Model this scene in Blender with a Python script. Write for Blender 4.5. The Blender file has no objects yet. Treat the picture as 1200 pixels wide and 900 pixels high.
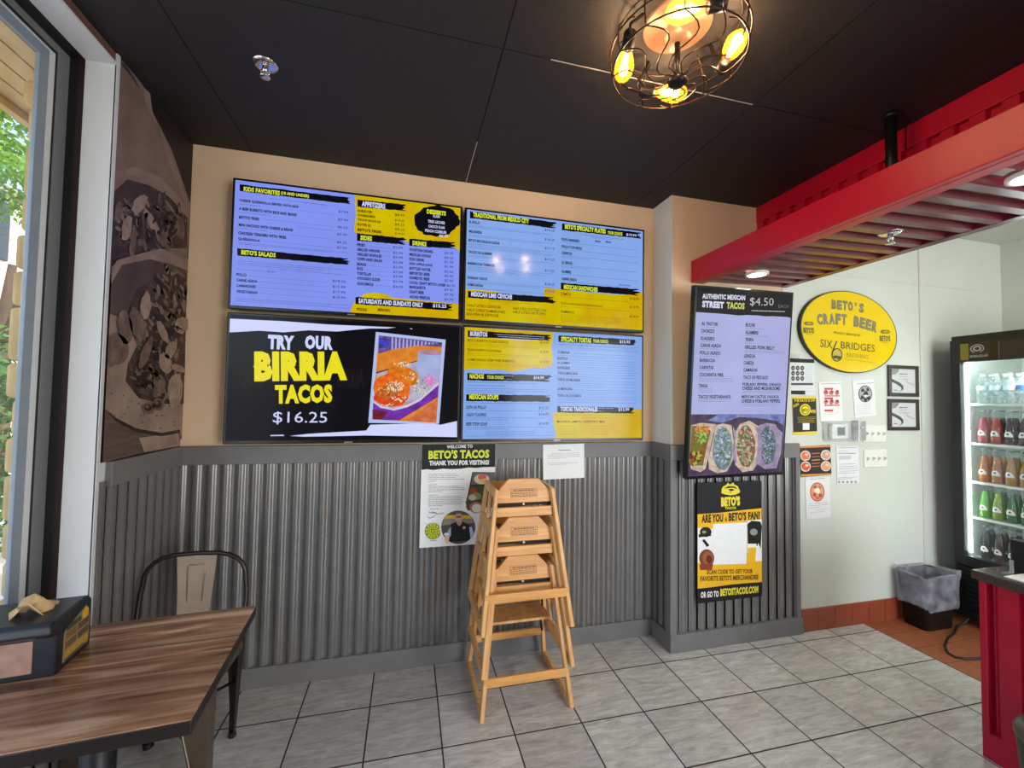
import bpy, math, random
from mathutils import Vector, Matrix
random.seed(7)
scn = bpy.context.scene
COL = scn.collection
PI = math.pi

# ------------------------------------------------------------------ camera
F_PX = 493.274
YAW, PITCH, ROLL = 0.2457, 0.0366, 0.0157
CAM = Vector((0.0, 0.0, 1.492))
_fw = Vector((math.sin(YAW)*math.cos(PITCH), math.cos(YAW)*math.cos(PITCH), math.sin(PITCH)))
_rt = Vector((math.cos(YAW), -math.sin(YAW), 0.0))
_up = _rt.cross(_fw)
RT = _rt*math.cos(ROLL) + _up*math.sin(ROLL)
UP = -_rt*math.sin(ROLL) + _up*math.cos(ROLL)
FW = _fw
cd = bpy.data.cameras.new('camera')
cam = bpy.data.objects.new('camera', cd)
COL.objects.link(cam)
cd.sensor_fit = 'HORIZONTAL'; cd.sensor_width = 36.0
cd.lens = F_PX/1200*36.0
cd.clip_start = 0.02; cd.clip_end = 200
M = Matrix((RT, UP, -FW)).transposed().to_4x4(); M.translation = CAM
cam.matrix_world = M
scn.camera = cam

# ------------------------------------------------------------------ view, world, daylight
vs = scn.view_settings
scn.display_settings.display_device = 'sRGB'
vs.view_transform = 'Standard'; vs.look = 'None'; vs.gamma = 1.0; vs.use_curve_mapping = False
vs.exposure = 0.30
W = bpy.data.worlds.new('sky'); scn.world = W; W.use_nodes = True
wn = W.node_tree.nodes; wl = W.node_tree.links
for n in list(wn): wn.remove(n)
wo = wn.new('ShaderNodeOutputWorld'); bg = wn.new('ShaderNodeBackground')
sky = wn.new('ShaderNodeTexSky'); sky.sky_type = 'NISHITA'; sky.sun_disc = False
sky.sun_elevation = math.radians(48); sky.sun_rotation = math.radians(120); sky.air_density = 1.0; sky.dust_density = 3.0
SKY_STRENGTH = 0.55
bg.inputs['Strength'].default_value = SKY_STRENGTH
wl.new(sky.outputs[0], bg.inputs[0]); wl.new(bg.outputs[0], wo.inputs[0])

def area(name, loc, size, rot, energy, color, spread=None):
    l = bpy.data.lights.new(name, 'AREA'); l.shape = 'RECTANGLE'; l.size, l.size_y = size
    l.energy = energy; l.color = color
    if spread: l.spread = spread
    o = bpy.data.objects.new(name, l); o.location = loc; o.rotation_euler = rot; COL.objects.link(o); return o
def point(name, loc, energy, color, r=0.03, parent=None):
    l = bpy.data.lights.new(name, 'POINT'); l.energy = energy; l.color = color; l.shadow_soft_size = r
    o = bpy.data.objects.new(name, l); o.location = loc; COL.objects.link(o)
    if parent: o.parent = parent
    return o
# daylight standing in the storefront glazing behind the camera and in the near window bay of the left wall
area('storefront_daylight', (2.95, -2.55, 1.45), (2.2, 2.3), (PI/2, 0, 0), 125, (0.86, 0.93, 1.0))
area('window_daylight', (-1.62, -0.35, 1.60), (2.6, 2.2), (0, -PI/2, 0), 26, (0.84, 0.92, 1.0))
# kitchen ceiling troffers over the service counter
area('kitchen_troffer', (3.55, 0.55, 2.74), (0.6, 1.2), (0, 0, 0), 11, (0.92, 1.0, 0.88))

sl = bpy.data.lights.new('sun', 'SUN'); sl.energy = 3.5; sl.angle = math.radians(0.6); sl.color = (1.0, .96, .88)
so_ = bpy.data.objects.new('sun', sl); COL.objects.link(so_); so_.rotation_euler = Vector((-.42, .18, -.89)).to_track_quat('-Z', 'Y').to_euler()

# ------------------------------------------------------------------ measured room
WY, PY, H = 2.4627, 2.2637, 2.7805
WX, IX, PR = -1.099, 1.578, 2.5266
RZ = 1.232
KX = 4.55            # right wall
FY = -2.6            # wall behind the camera
RED_X = 3.068        # where the red quarry floor starts
JAMB = 1.88          # far jamb of the left window

def ray(px, py): return FW + RT*((px-600)/F_PX) - UP*((py-450)/F_PX)
def onx(px, py, x): d = ray(px, py); return CAM + d*((x-CAM.x)/d.x)
def ony(px, py, y): d = ray(px, py); return CAM + d*((y-CAM.y)/d.y)
def onz(px, py, z): d = ray(px, py); return CAM + d*((z-CAM.z)/d.z)

# ------------------------------------------------------------------ materials
def lin(h):
    if isinstance(h, str):
        h = h.lstrip('#'); c = [int(h[i:i+2], 16)/255 for i in (0, 2, 4)]
    else: c = list(h)
    return tuple((x/12.92 if x <= 0.04045 else ((x+0.055)/1.055)**2.4) for x in c) + (1.0,)
_m = {}
def mat(name, color, rough=0.5, metal=0.0, spec=0.5, noise=0.0, nscale=20, bump=0.0, bscale=60, stretch=(1,1,1), coat=0.0):
    if name in _m: return _m[name]
    m = bpy.data.materials.new(name); m.use_nodes = True; _m[name] = m
    nt = m.node_tree; b = nt.nodes['Principled BSDF']
    c = lin(color)
    b.inputs['Roughness'].default_value = rough; b.inputs['Metallic'].default_value = metal
    b.inputs['Specular IOR Level'].default_value = spec; b.inputs['Coat Weight'].default_value = coat
    tc = nt.nodes.new('ShaderNodeTexCoord'); mp = nt.nodes.new('ShaderNodeMapping')
    mp.inputs['Scale'].default_value = stretch
    nt.links.new(tc.outputs['Object'], mp.inputs[0])
    tx = nt.nodes.new('ShaderNodeTexNoise'); tx.inputs['Scale'].default_value = nscale; tx.inputs['Detail'].default_value = 4
    nt.links.new(mp.outputs[0], tx.inputs[0])
    rp = nt.nodes.new('ShaderNodeValToRGB')
    k = max(noise, 0.02)
    rp.color_ramp.elements[0].position = 0.3; rp.color_ramp.elements[1].position = 0.7
    rp.color_ramp.elements[0].color = tuple(x*(1-k) for x in c[:3]) + (1,)
    rp.color_ramp.elements[1].color = tuple(min(1, x*(1+k)) for x in c[:3]) + (1,)
    nt.links.new(tx.outputs['Fac'], rp.inputs[0]); nt.links.new(rp.outputs[0], b.inputs['Base Color'])
    if bump:
        t2 = nt.nodes.new('ShaderNodeTexNoise'); t2.inputs['Scale'].default_value = bscale; t2.inputs['Detail'].default_value = 5
        nt.links.new(mp.outputs[0], t2.inputs[0])
        bp = nt.nodes.new('ShaderNodeBump'); bp.inputs['Strength'].default_value = bump; bp.inputs['Distance'].default_value = 0.01
        nt.links.new(t2.outputs['Fac'], bp.inputs['Height']); nt.links.new(bp.outputs[0], b.inputs['Normal'])
    return m
def emit(name, color, strength=1.0, rough=0.12, base='#030303', var=0.0, vscale=12, c2=None):
    """something that gives off light: a screen pixel colour, a lamp filament, a lit panel"""
    if name in _m: return _m[name]
    m = bpy.data.materials.new(name); m.use_nodes = True; _m[name] = m
    nt = m.node_tree; b = nt.nodes['Principled BSDF']
    b.inputs['Base Color'].default_value = lin(base); b.inputs['Roughness'].default_value = rough; b.inputs['Specular IOR Level'].default_value = 0.16
    b.inputs['Emission Color'].default_value = lin(color); b.inputs['Emission Strength'].default_value = strength*0.83
    if var or c2:
        tc = nt.nodes.new('ShaderNodeTexCoord')
        tx = nt.nodes.new('ShaderNodeTexNoise'); tx.inputs['Scale'].default_value = vscale; tx.inputs['Detail'].default_value = 5
        nt.links.new(tc.outputs['Object'], tx.inputs[0])
        rp = nt.nodes.new('ShaderNodeValToRGB'); c = lin(color)
        rp.color_ramp.elements[0].position = 0.35; rp.color_ramp.elements[1].position = 0.65
        rp.color_ramp.elements[0].color = lin(c2) if c2 else tuple(x*(1-var) for x in c[:3]) + (1,)
        rp.color_ramp.elements[1].color = c if c2 else tuple(min(1, x*(1+var)) for x in c[:3]) + (1,)
        nt.links.new(tx.outputs['Fac'], rp.inputs[0]); nt.links.new(rp.outputs[0], b.inputs['Emission Color'])
    return m
def glass(name, color='#ffffff', refl=0.08, rough=0.0, tint=1.0):
    if name in _m: return _m[name]
    m = bpy.data.materials.new(name); m.use_nodes = True; _m[name] = m
    nt = m.node_tree
    for n in list(nt.nodes): nt.nodes.remove(n)
    o = nt.nodes.new('ShaderNodeOutputMaterial'); mx = nt.nodes.new('ShaderNodeMixShader')
    t = nt.nodes.new('ShaderNodeBsdfTransparent'); g = nt.nodes.new('ShaderNodeBsdfGlossy')
    lw = nt.nodes.new('ShaderNodeLayerWeight'); lw.inputs[0].default_value = 0.5
    pw = nt.nodes.new('ShaderNodeMath'); pw.operation = 'POWER'; pw.inputs[1].default_value = 5.0; nt.links.new(lw.outputs['Facing'], pw.inputs[0])
    fr = nt.nodes.new('ShaderNodeMath'); fr.operation = 'MULTIPLY_ADD'; fr.inputs[1].default_value = 0.85; fr.inputs[2].default_value = refl*0.5; nt.links.new(pw.outputs[0], fr.inputs[0])
    t.inputs[0].default_value = lin(color); g.inputs['Roughness'].default_value = rough
    nt.links.new(fr.outputs[0], mx.inputs[0]); nt.links.new(t.outputs[0], mx.inputs[1]); nt.links.new(g.outputs[0], mx.inputs[2])
    nt.links.new(mx.outputs[0], o.inputs[0])
    return m
def film(name, color, opacity, rough=0.25, nscale=18):
    """thin translucent sheet (plastic bag, sleeve, coloured drink glass)"""
    if name in _m: return _m[name]
    m = bpy.data.materials.new(name); m.use_nodes = True; _m[name] = m
    nt = m.node_tree; b = nt.nodes['Principled BSDF']; o = nt.nodes['Material Output']
    b.inputs['Base Color'].default_value = lin(color); b.inputs['Roughness'].default_value = rough
    t = nt.nodes.new('ShaderNodeBsdfTransparent'); mx = nt.nodes.new('ShaderNodeMixShader')
    tc = nt.nodes.new('ShaderNodeTexCoord'); tx = nt.nodes.new('ShaderNodeTexNoise'); tx.inputs['Scale'].default_value = nscale
    tx.inputs['Detail'].default_value = 5
    rp = nt.nodes.new('ShaderNodeValToRGB')
    rp.color_ramp.elements[0].position = .35; rp.color_ramp.elements[1].position = .7
    rp.color_ramp.elements[0].color = (max(0, opacity-.15),)*3+(1,); rp.color_ramp.elements[1].color = (min(1, opacity+.15),)*3+(1,)
    nt.links.new(tc.outputs['Object'], tx.inputs[0]); nt.links.new(tx.outputs['Fac'], rp.inputs[0])
    nt.links.new(rp.outputs[0], mx.inputs[0])
    nt.links.new(t.outputs[0], mx.inputs[1]); nt.links.new(b.outputs[0], mx.inputs[2]); nt.links.new(mx.outputs[0], o.inputs[0])
    return m

def tile_mat(name, ox, oy, sx, sy, rot, ca, cb, grout, mortar, vein=0.0, rough=0.3):
    m = bpy.data.materials.new(name); m.use_nodes = True; _m[name] = m
    nt = m.node_tree; b = nt.nodes['Principled BSDF']; N = nt.nodes.new; L = nt.links.new
    tc = N('ShaderNodeTexCoord'); mp = N('ShaderNodeMapping'); mp.vector_type = 'TEXTURE'
    mp.inputs['Location'].default_value = (ox, oy, 0); mp.inputs['Rotation'].default_value = (0, 0, rot); mp.inputs['Scale'].default_value = (sx, sy, 1)
    L(tc.outputs['Object'], mp.inputs[0])
    br = N('ShaderNodeTexBrick'); br.offset = 0; br.squash = 1
    br.inputs['Scale'].default_value = 1; br.inputs['Brick Width'].default_value = 1; br.inputs['Row Height'].default_value = 1
    br.inputs['Mortar Size'].default_value = mortar; br.inputs['Mortar Smooth'].default_value = 0.1
    br.inputs['Color1'].default_value = (0, 0, 0, 1); br.inputs['Color2'].default_value = (1, 1, 1, 1)
    L(mp.outputs[0], br.inputs['Vector'])
    # per tile shift of the vein pattern
    off = N('ShaderNodeVectorMath'); off.operation = 'SCALE'; off.inputs['Scale'].default_value = 37.0
    L(br.outputs['Color'], off.inputs[0])
    add = N('ShaderNodeVectorMath'); add.operation = 'ADD'
    L(mp.outputs[0], add.inputs[0]); L(off.outputs[0], add.inputs[1])
    m2 = N('ShaderNodeMapping'); m2.inputs['Rotation'].default_value = (0, 0, math.radians(28)); m2.inputs['Scale'].default_value = (1.2, 5.5, 1)
    L(add.outputs[0], m2.inputs[0])
    n1 = N('ShaderNodeTexNoise'); n1.inputs['Scale'].default_value = 2.3; n1.inputs['Detail'].default_value = 9; n1.inputs['Roughness'].default_value = 0.68; n1.inputs['Distortion'].default_value = 0.7
    L(m2.outputs[0], n1.inputs[0])
    r1 = N('ShaderNodeValToRGB'); r1.color_ramp.elements[0].position = 0.5-0.24; r1.color_ramp.elements[1].position = 0.5+0.24
    r1.color_ramp.elements[0].color = lin(ca); r1.color_ramp.elements[1].color = lin(cb)
    L(n1.outputs['Fac'], r1.inputs[0])
    hv = N('ShaderNodeHueSaturation'); 
    mr = N('ShaderNodeMapRange'); mr.inputs['To Min'].default_value = 1-vein; mr.inputs['To Max'].default_value = 1+vein
    L(br.outputs['Color'], mr.inputs[0]); L(mr.outputs[0], hv.inputs['Value']); L(r1.outputs[0], hv.inputs['Color'])
    mx = N('ShaderNodeMix'); mx.data_type = 'RGBA'
    L(br.outputs['Fac'], mx.inputs['Factor']); L(hv.outputs[0], mx.inputs['A']); mx.inputs['B'].default_value = lin(grout)
    L(mx.outputs['Result'], b.inputs['Base Color'])
    rr = N('ShaderNodeMapRange'); rr.inputs['To Min'].default_value = rough; rr.inputs['To Max'].default_value = 0.8
    L(br.outputs['Fac'], rr.inputs[0]); L(rr.outputs[0], b.inputs['Roughness'])
    bp = N('ShaderNodeBump'); bp.inputs['Strength'].default_value = 0.25; bp.inputs['Distance'].default_value = 0.003; bp.invert = True
    L(br.outputs['Fac'], bp.inputs['Height']); L(bp.outputs[0], b.inputs['Normal'])
    return m

def wood_mat(name, c1, c2, c3, axis=0, scale=1.0, rough=0.35, boards=0.0):
    m = bpy.data.materials.new(name); m.use_nodes = True; _m[name] = m
    nt = m.node_tree; b = nt.nodes['Principled BSDF']; N = nt.nodes.new; L = nt.links.new
    tc = N('ShaderNodeTexCoord'); mp = N('ShaderNodeMapping')
    s = [14*scale]*3; s[axis] = 1.3*scale
    mp.inputs['Scale'].default_value = s; L(tc.outputs['Object'], mp.inputs[0])
    src = mp.outputs[0]
    n = N('ShaderNodeTexNoise'); n.inputs['Scale'].default_value = 1.5; n.inputs['Detail'].default_value = 7; n.inputs['Distortion'].default_value = 0.9
    if boards:
        sp = N('ShaderNodeSeparateXYZ'); L(tc.outputs['Object'], sp.inputs[0])
        dv = N('ShaderNodeMath'); dv.operation = 'DIVIDE'; dv.inputs[1].default_value = boards; L(sp.outputs[1 if axis == 0 else 0], dv.inputs[0])
        fl = N('ShaderNodeMath'); fl.operation = 'FLOOR'; L(dv.outputs[0], fl.inputs[0])
        wn_ = N('ShaderNodeTexWhiteNoise'); wn_.noise_dimensions = '1D'; L(fl.outputs[0], wn_.inputs['W'])
        ad = N('ShaderNodeVectorMath'); ad.operation = 'MULTIPLY_ADD'
        L(wn_.outputs['Color'], ad.inputs[0]); ad.inputs[1].default_value = (9, 9, 9); L(src, ad.inputs[2]); src = ad.outputs[0]
    L(src, n.inputs[0])
    r = N('ShaderNodeValToRGB'); e = r.color_ramp.elements
    e[0].position = 0.28; e[0].color = lin(c1); e[1].position = 0.72; e[1].color = lin(c3)
    k = e.new(0.5); k.color = lin(c2)
    L(n.outputs['Fac'], r.inputs[0])
    col = r.outputs[0]
    if boards:
        hv = N('ShaderNodeHueSaturation'); mr = N('ShaderNodeMapRange'); mr.inputs['To Min'].default_value = 0.72; mr.inputs['To Max'].default_value = 1.3
        L(wn_.outputs['Value'], mr.inputs[0]); L(mr.outputs[0], hv.inputs['Value']); L(col, hv.inputs['Color']); col = hv.outputs[0]
    L(col, b.inputs['Base Color']); b.inputs['Roughness'].default_value = rough
    bp = N('ShaderNodeBump'); bp.inputs['Strength'].default_value = 0.12; bp.inputs['Distance'].default_value = 0.002
    L(n.outputs['Fac'], bp.inputs['Height']); L(bp.outputs[0], b.inputs['Normal'])
    return m

# ------------------------------------------------------------------ mesh builder
_txt = {}
def text_mesh(s, bold):
    k = (s, bold)
    if k in _txt: return _txt[k]
    c = bpy.data.curves.new('t', 'FONT'); c.body = s; c.resolution_u = 2; c.offset = bold; c.space_character = 1.0 + bold*1.2
    o = bpy.data.objects.new('t', c)
    me = bpy.data.meshes.new_from_object(o)
    v = [(p.co.x, p.co.y) for p in me.vertices]; f = [tuple(p.vertices) for p in me.polygons]
    bpy.data.objects.remove(o); bpy.data.curves.remove(c); bpy.data.meshes.remove(me)
    xs = [p[0] for p in v]; ys = [p[1] for p in v]
    x0, x1, y0, y1 = min(xs), max(xs), min(ys), max(ys)
    v = [((x-x0)/(x1-x0), (y-y0)/(y1-y0)) for x, y in v]
    _txt[k] = (v, f); return _txt[k]

class MB:
    def __init__(s): s.v = []; s.f = []; s.mi = []; s.sm = []; s.mats = []
    def slot(s, m):
        if m not in s.mats: s.mats.append(m)
        return s.mats.index(m)
    def add(s, v, f, m=None, smooth=False, M=None):
        b = len(s.v); k = s.slot(m) if m else 0
        for p in v:
            p = Vector(p); s.v.append(M @ p if M else p)
        for q in f:
            s.f.append(tuple(i+b for i in q)); s.mi.append(k); s.sm.append(smooth)
        return s
    def box(s, x0, y0, z0, x1, y1, z1, m=None, M=None):
        v = [(x0,y0,z0),(x1,y0,z0),(x1,y1,z0),(x0,y1,z0),(x0,y0,z1),(x1,y0,z1),(x1,y1,z1),(x0,y1,z1)]
        return s.add(v, [(0,3,2,1),(4,5,6,7),(0,1,5,4),(1,2,6,5),(2,3,7,6),(3,0,4,7)], m, False, M)
    def hexa(s, a, b, m=None):
        """bottom quad a and top quad b (4 points each, same winding)"""
        return s.add(list(a)+list(b), [(3,2,1,0),(4,5,6,7),(0,1,5,4),(1,2,6,5),(2,3,7,6),(3,0,4,7)], m)
    def bar(s, p, q, w, t, side, m=None):
        """rectangular bar from p to q; w across 'side', t across the other way"""
        p, q, side = Vector(p), Vector(q), Vector(side)
        d = (q-p).normalized(); side = (side - d*side.dot(d)).normalized(); o = d.cross(side)
        a = [p+side*(sx*w/2)+o*(sy*t/2) for sx, sy in ((-1,-1),(1,-1),(1,1),(-1,1))]
        return s.hexa(a, [x+(q-p) for x in a], m)
    def poly(s, pts, m=None): return s.add(pts, [tuple(range(len(pts)))], m)
    def prism(s, pts, d, m=None):
        n = len(pts); d = Vector(d); pts = [Vector(p) for p in pts]
        f = [tuple(range(n-1, -1, -1)), tuple(range(n, 2*n))] + [(i, (i+1) % n, n+(i+1) % n, n+i) for i in range(n)]
        return s.add(pts+[p+d for p in pts], f, m)
    def tube(s, path, r, m=None, seg=8, closed=False, caps=True):
        P = [Vector(p) for p in path]; n = len(P)
        rr = r if isinstance(r, (list, tuple)) else [r]*n
        v = []; f = []; up = None
        for i in range(n):
            if closed: d = (P[(i+1) % n]-P[i-1]).normalized()
            else: d = (P[min(i+1, n-1)]-P[max(i-1, 0)]).normalized()
            if up is None:
                up = Vector((0,0,1)) if abs(d.z) < 0.9 else Vector((1,0,0))
            up = (up-d*up.dot(d)).normalized(); sd = d.cross(up)
            for j in range(seg):
                a = 2*PI*j/seg; v.append(P[i]+(up*math.cos(a)+sd*math.sin(a))*rr[i])
        for i in range(n if closed else n-1):
            for j in range(seg):
                k = (i+1) % n
                f.append((i*seg+j, i*seg+(j+1) % seg, k*seg+(j+1) % seg, k*seg+j))
        if caps and not closed:
            f.append(tuple(range(seg-1, -1, -1))); f.append(tuple((n-1)*seg+j for j in range(seg)))
        return s.add(v, f, m, True)
    def lathe(s, prof, seg=20, m=None, M=None, a0=0.0, a1=2*PI, cap=True):
        full = abs(a1-a0-2*PI) < 1e-6; n = seg if full else seg+1
        v = []; f = []
        for r, z in prof:
            for j in range(n):
                a = a0+(a1-a0)*j/seg; v.append((r*math.cos(a), r*math.sin(a), z))
        for i in range(len(prof)-1):
            for j in range(seg):
                k = (j+1) % n
                f.append((i*n+j, i*n+k, (i+1)*n+k, (i+1)*n+j))
        if cap and full:
            f.append(tuple(range(n-1, -1, -1))); f.append(tuple((len(prof)-1)*n+j for j in range(n)))
        return s.add(v, f, m, True, M)
    def build(s, name, m=None, parent=None, bevel=0.0, kind=None, seg=2):
        me = bpy.data.meshes.new(name)
        me.from_pydata([tuple(p) for p in s.v], [], s.f)
        for k in (s.mats if s.mats else [m]): me.materials.append(k)
        me.polygons.foreach_set('material_index', s.mi); me.polygons.foreach_set('use_smooth', s.sm)
        me.update()
        o = bpy.data.objects.new(name, me); COL.objects.link(o)
        if parent: o.parent = parent
        if kind: o['kind'] = kind
        if bevel:
            b = o.modifiers.new('bevel', 'BEVEL'); b.width = bevel; b.segments = seg; b.limit_method = 'ANGLE'; b.angle_limit = math.radians(35)
        return o

def thing(name, label, cat, loc=(0,0,0), rot=None, group=None):
    o = bpy.data.objects.new(name, None); COL.objects.link(o)
    o.empty_display_size = 0.05
    o.location = loc
    if rot is not None: o.rotation_euler = rot
    tag(o, label, cat, group); return o
def tag(o, label, cat, group=None):
    o['label'] = label; o['category'] = cat
    if group: o['group'] = group
    return o
def dup(root, loc=None, label=None, group=None, rot=None):
    r = root.copy(); COL.objects.link(r)
    if loc is not None: r.location = loc
    if rot is not None: r.rotation_euler = rot
    if label: r['label'] = label
    if group: r['group'] = group
    for ch in list(root.children):
        c = ch.copy(); COL.objects.link(c); c.parent = r
        for g in list(ch.children):
            d = g.copy(); COL.objects.link(d); d.parent = c
    return r

class Sign:
    """a flat printed or lit face: local x right, z up, y into the wall; pictures are laid out in the face's own metres"""
    def __init__(s, name, label, cat, origin, U, V, w, h, group=None):
        s.O = Vector(origin); s.U = Vector(U).normalized(); s.V = Vector(V).normalized(); s.w, s.h = w, h
        s.Nn = s.U.cross(s.V)      # towards the viewer
        R = Matrix((s.U, -s.Nn, s.V)).transposed().to_4x4(); R.translation = s.O
        s.root = bpy.data.objects.new(name, None); COL.objects.link(s.root); s.root.matrix_world = R
        s.root.empty_display_size = 0.05
        tag(s.root, label, cat, group); s.mb = MB(); s.c = (0, 0, 1.0)
    def crop(s, x0, y0, k): s.c = (x0, y0, k); return s
    def uv(s, x, y):
        d = ray(s.c[0]+x/s.c[2], s.c[1]+y/s.c[2])
        t = (s.O-CAM).dot(s.Nn)/d.dot(s.Nn); p = CAM+d*t-s.O
        return p.dot(s.U), p.dot(s.V)
    def P(s, u, v, L): return (u, -0.0004*L, v)
    def clampuv(s, u, v): return min(max(u, s.cl[0]), s.cl[2]), min(max(v, s.cl[1]), s.cl[3])
    cl = (-9, -9, 9, 9)
    def poly(s, pts, m, L=1):
        q = [s.clampuv(*s.uv(*p)) for p in pts]
        s.mb.poly([s.P(u, v, L) for u, v in q], m); return s
    def rect(s, u0, v0, u1, v1, m, L=1): s.mb.poly([s.P(u0,v0,L), s.P(u1,v0,L), s.P(u1,v1,L), s.P(u0,v1,L)], m); return s
    def ell(s, x, y, rx, ry, m, L=1, n=28, jag=0.0, rot=0.0):
        pts = []
        for i in range(n):
            a = 2*PI*i/n; k = 1+random.uniform(-jag, jag); cx, sy = rx*k*math.cos(a), ry*k*math.sin(a)
            pts.append((x+cx*math.cos(rot)-sy*math.sin(rot), y+cx*math.sin(rot)+sy*math.cos(rot)))
        return s.poly(pts, m, L)
    def text(s, t, x0, y0, x1, h, m, L=4, bold=0.045, y1=None):
        """bottom-left (x0,y0), right end x1 (its baseline y1 when the line is tilted on the face), capital height h"""
        a = Vector(s.uv(x0, y0)); up = Vector(s.uv(x0, y0-h))
        if y1 is None: b = Vector((s.uv(x1, y0)[0], a.y))
        else: b = Vector(s.uv(x1, y1))
        hh = (up-a).length; d = b-a; w = d.length; d.normalize(); n = Vector((-d.y, d.x))
        v, f = text_mesh(t, bold)
        s.mb.add([s.P(*(a+d*(x*w)+n*(y*hh)), L) for x, y in v], f, m); return s
    def line(s, x0, y0, x1, m, L=3, th=0.0016, broken=True, y1=None):
        """a row of print too small to read: a run of short dashes"""
        a = Vector(s.uv(x0, y0)); b = Vector((s.uv(x1, y0)[0], a.y)) if y1 is None else Vector(s.uv(x1, y1))
        d = b-a; w = d.length; d.normalize(); n = Vector((-d.y, d.x))*th; t = 0.0
        while t < w:
            e = min(w, t+(random.uniform(0.006, 0.02) if broken else w))
            p, q = a+d*t, a+d*e
            s.mb.poly([s.P(*p, L), s.P(*q, L), s.P(*(q+n), L), s.P(*(p+n), L)], m)
            t = e+0.003
        return s
    def brush(s, x0, y0, x1, y1, h, m, L=2, jag=0.10):
        """dry brush stroke from left mid (x0,y0) to right mid (x1,y1)"""
        n = 26; top = []; bot = []
        for i in range(n+1):
            t = i/n; x = x0+(x1-x0)*t; y = y0+(y1-y0)*t; k = h/2*(1-0.12*t)
            top.append((x, y-k*(1+random.uniform(-jag, jag)))); bot.append((x, y+k*(1+random.uniform(-jag, jag))))
        end = []
        for j in range(1, 8):
            t = j/8; yy = top[-1][1]*(1-t)+bot[-1][1]*t
            end.append((x1+random.uniform(-0.9, 0.35)*h*(0.3 if j % 2 else 1.0), yy))
        return s.poly(top+end+bot[::-1], m, L)
    def part(s, name):
        """close what has been laid out so far as one part and start the next"""
        s.mb.build(name, None, s.root); s.mb = MB()
    def done(s, name='print'):
        return s.mb.build(name, None, s.root)
# ------------------------------------------------------------------ the room
GREY = mat('wainscot_grey', '#73716e', 0.5, 0.0, 0.4, 0.06, 8)
GREYM = mat('wainscot_metal', '#7b7976', 0.27, 0.45, 0.5, 0.06, 6)
CREAM = mat('cream_paint', '#e6c6a2', 0.6, 0, 0.3, 0.02, 3)
WHITEP = mat('white_paint', '#cdd0c4', 0.45, 0, 0.4, 0.015, 3)
REVEAL = mat('reveal_white', '#d9dad8', 0.4, 0, 0.5, 0.02, 5)
CEILB = mat('ceiling_black', '#2b2827', 0.62, 0, 0.3, 0.08, 30, 0.15, 120)
SEAM = mat('ceiling_seam', '#141212', 0.7)
SEAML = mat('ceiling_seam_bare', '#b9b2a8', 0.5)
FLOOR = tile_mat('stone_tile', -1.4153*0.32, 6.8274*0.32, 0.32, 0.32*0.9932, -0.0048, '#938f89', '#dedad3', '#1d1d1f', 0.011, 0.10, 0.30)
QUARRY = tile_mat('quarry_tile', RED_X, 2.2637, 0.153, 0.153, 0.0, '#8a4a2c', '#a3603b', '#7c4a33', 0.02, 0.06, 0.45)

def struct(name, m, mb, bevel=0.0): return mb.build(name, m, None, bevel, 'structure')
def boxobj(name, a, b, m, bevel=0.0): return struct(name, m, MB().box(*a, *b), bevel)

boxobj('floor', (WX-0.30, FY-0.1, -0.1), (RED_X, WY+0.1, 0), FLOOR)
boxobj('floor.001', (RED_X, FY-0.1, -0.1), (KX+0.1, WY+0.1, 0), QUARRY)
# ceilings: black dining side, white kitchen side
c = MB()
sx = [WX-0.3, -0.82, 0.315, 1.425, 2.27]; sy = [FY-0.1, -1.0, 0.235, 1.47, WY+0.1]
g = 0.0025
for i in range(4):
    for j in range(4):
        c.box(sx[i]+g, sy[j]+g, H, sx[i+1]-g, sy[j+1]-g, H+0.02, CEILB)
c.box(sx[0], sy[0], H+0.004, sx[-1], sy[-1], H+0.1, SEAM)
# two short bare edges where the black paint missed the joint
c.box(0.50, 1.468, H-0.0008, 1.42, 1.472, H, SEAML)
c.box(0.313, 2.05, H-0.0008, 0.317, WY-0.01, H, SEAML)
struct('ceiling', CEILB, c)
boxobj('ceiling.001', (2.27, FY-0.1, H), (KX+0.1, WY+0.1, H+0.1), WHITEP)

boxobj('wall_back', (WX-0.3, WY, 0), (IX, WY+0.12, H), CREAM)
p = MB()
p.box(IX, PY, 0, PR, WY+0.12, H, CREAM)
o = struct('wall_pillar', CREAM, p)
boxobj('wall_kitchen', (PR, PY, 0), (KX+0.1, PY+0.2, H), WHITEP)
boxobj('wall_right', (KX, FY-0.1, 0), (KX+0.12, PY, H), WHITEP)
# pillar side facing the window, coloured pale to paint in the daylight on it
boxobj('trim_1', (IX-0.004, PY-0.002, RZ), (IX, WY, H), REVEAL)
boxobj('trim_11', (2.415, PY-0.003, RZ), (PR, PY, H), WHITEP)
# left wall: short pier with the mural, low wall below the glass, head above it
TAUPE = mat('taupe_head', '#6a4c42', 0.6, 0, 0.3, 0.05, 5)
w = MB()
w.box(WX-0.165, JAMB, 0, WX, WY, H, REVEAL)
w.box(WX-0.24, FY, 0, WX, JAMB, 0.42, GREY)
w.box(WX-0.24, FY, 2.745, WX, JAMB, H, TAUPE)
w.box(WX-0.165, FY, 0.42, WX, -1.9, 2.745, REVEAL)
struct('wall_left', REVEAL, w)
# wall behind the camera with a wide storefront opening
w = MB()
w.box(WX-0.24, FY-0.1, 0, KX+0.1, FY, 0.3, GREY); w.box(WX-0.24, FY-0.1, 2.6, KX+0.1, FY, H, CREAM)
w.box(WX-0.24, FY-0.1, 0.3, 1.8, FY, 2.6, CREAM); w.box(4.1, FY-0.1, 0.3, KX+0.1, FY, 2.6, CREAM)
struct('wall_front', CREAM, w)
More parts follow.
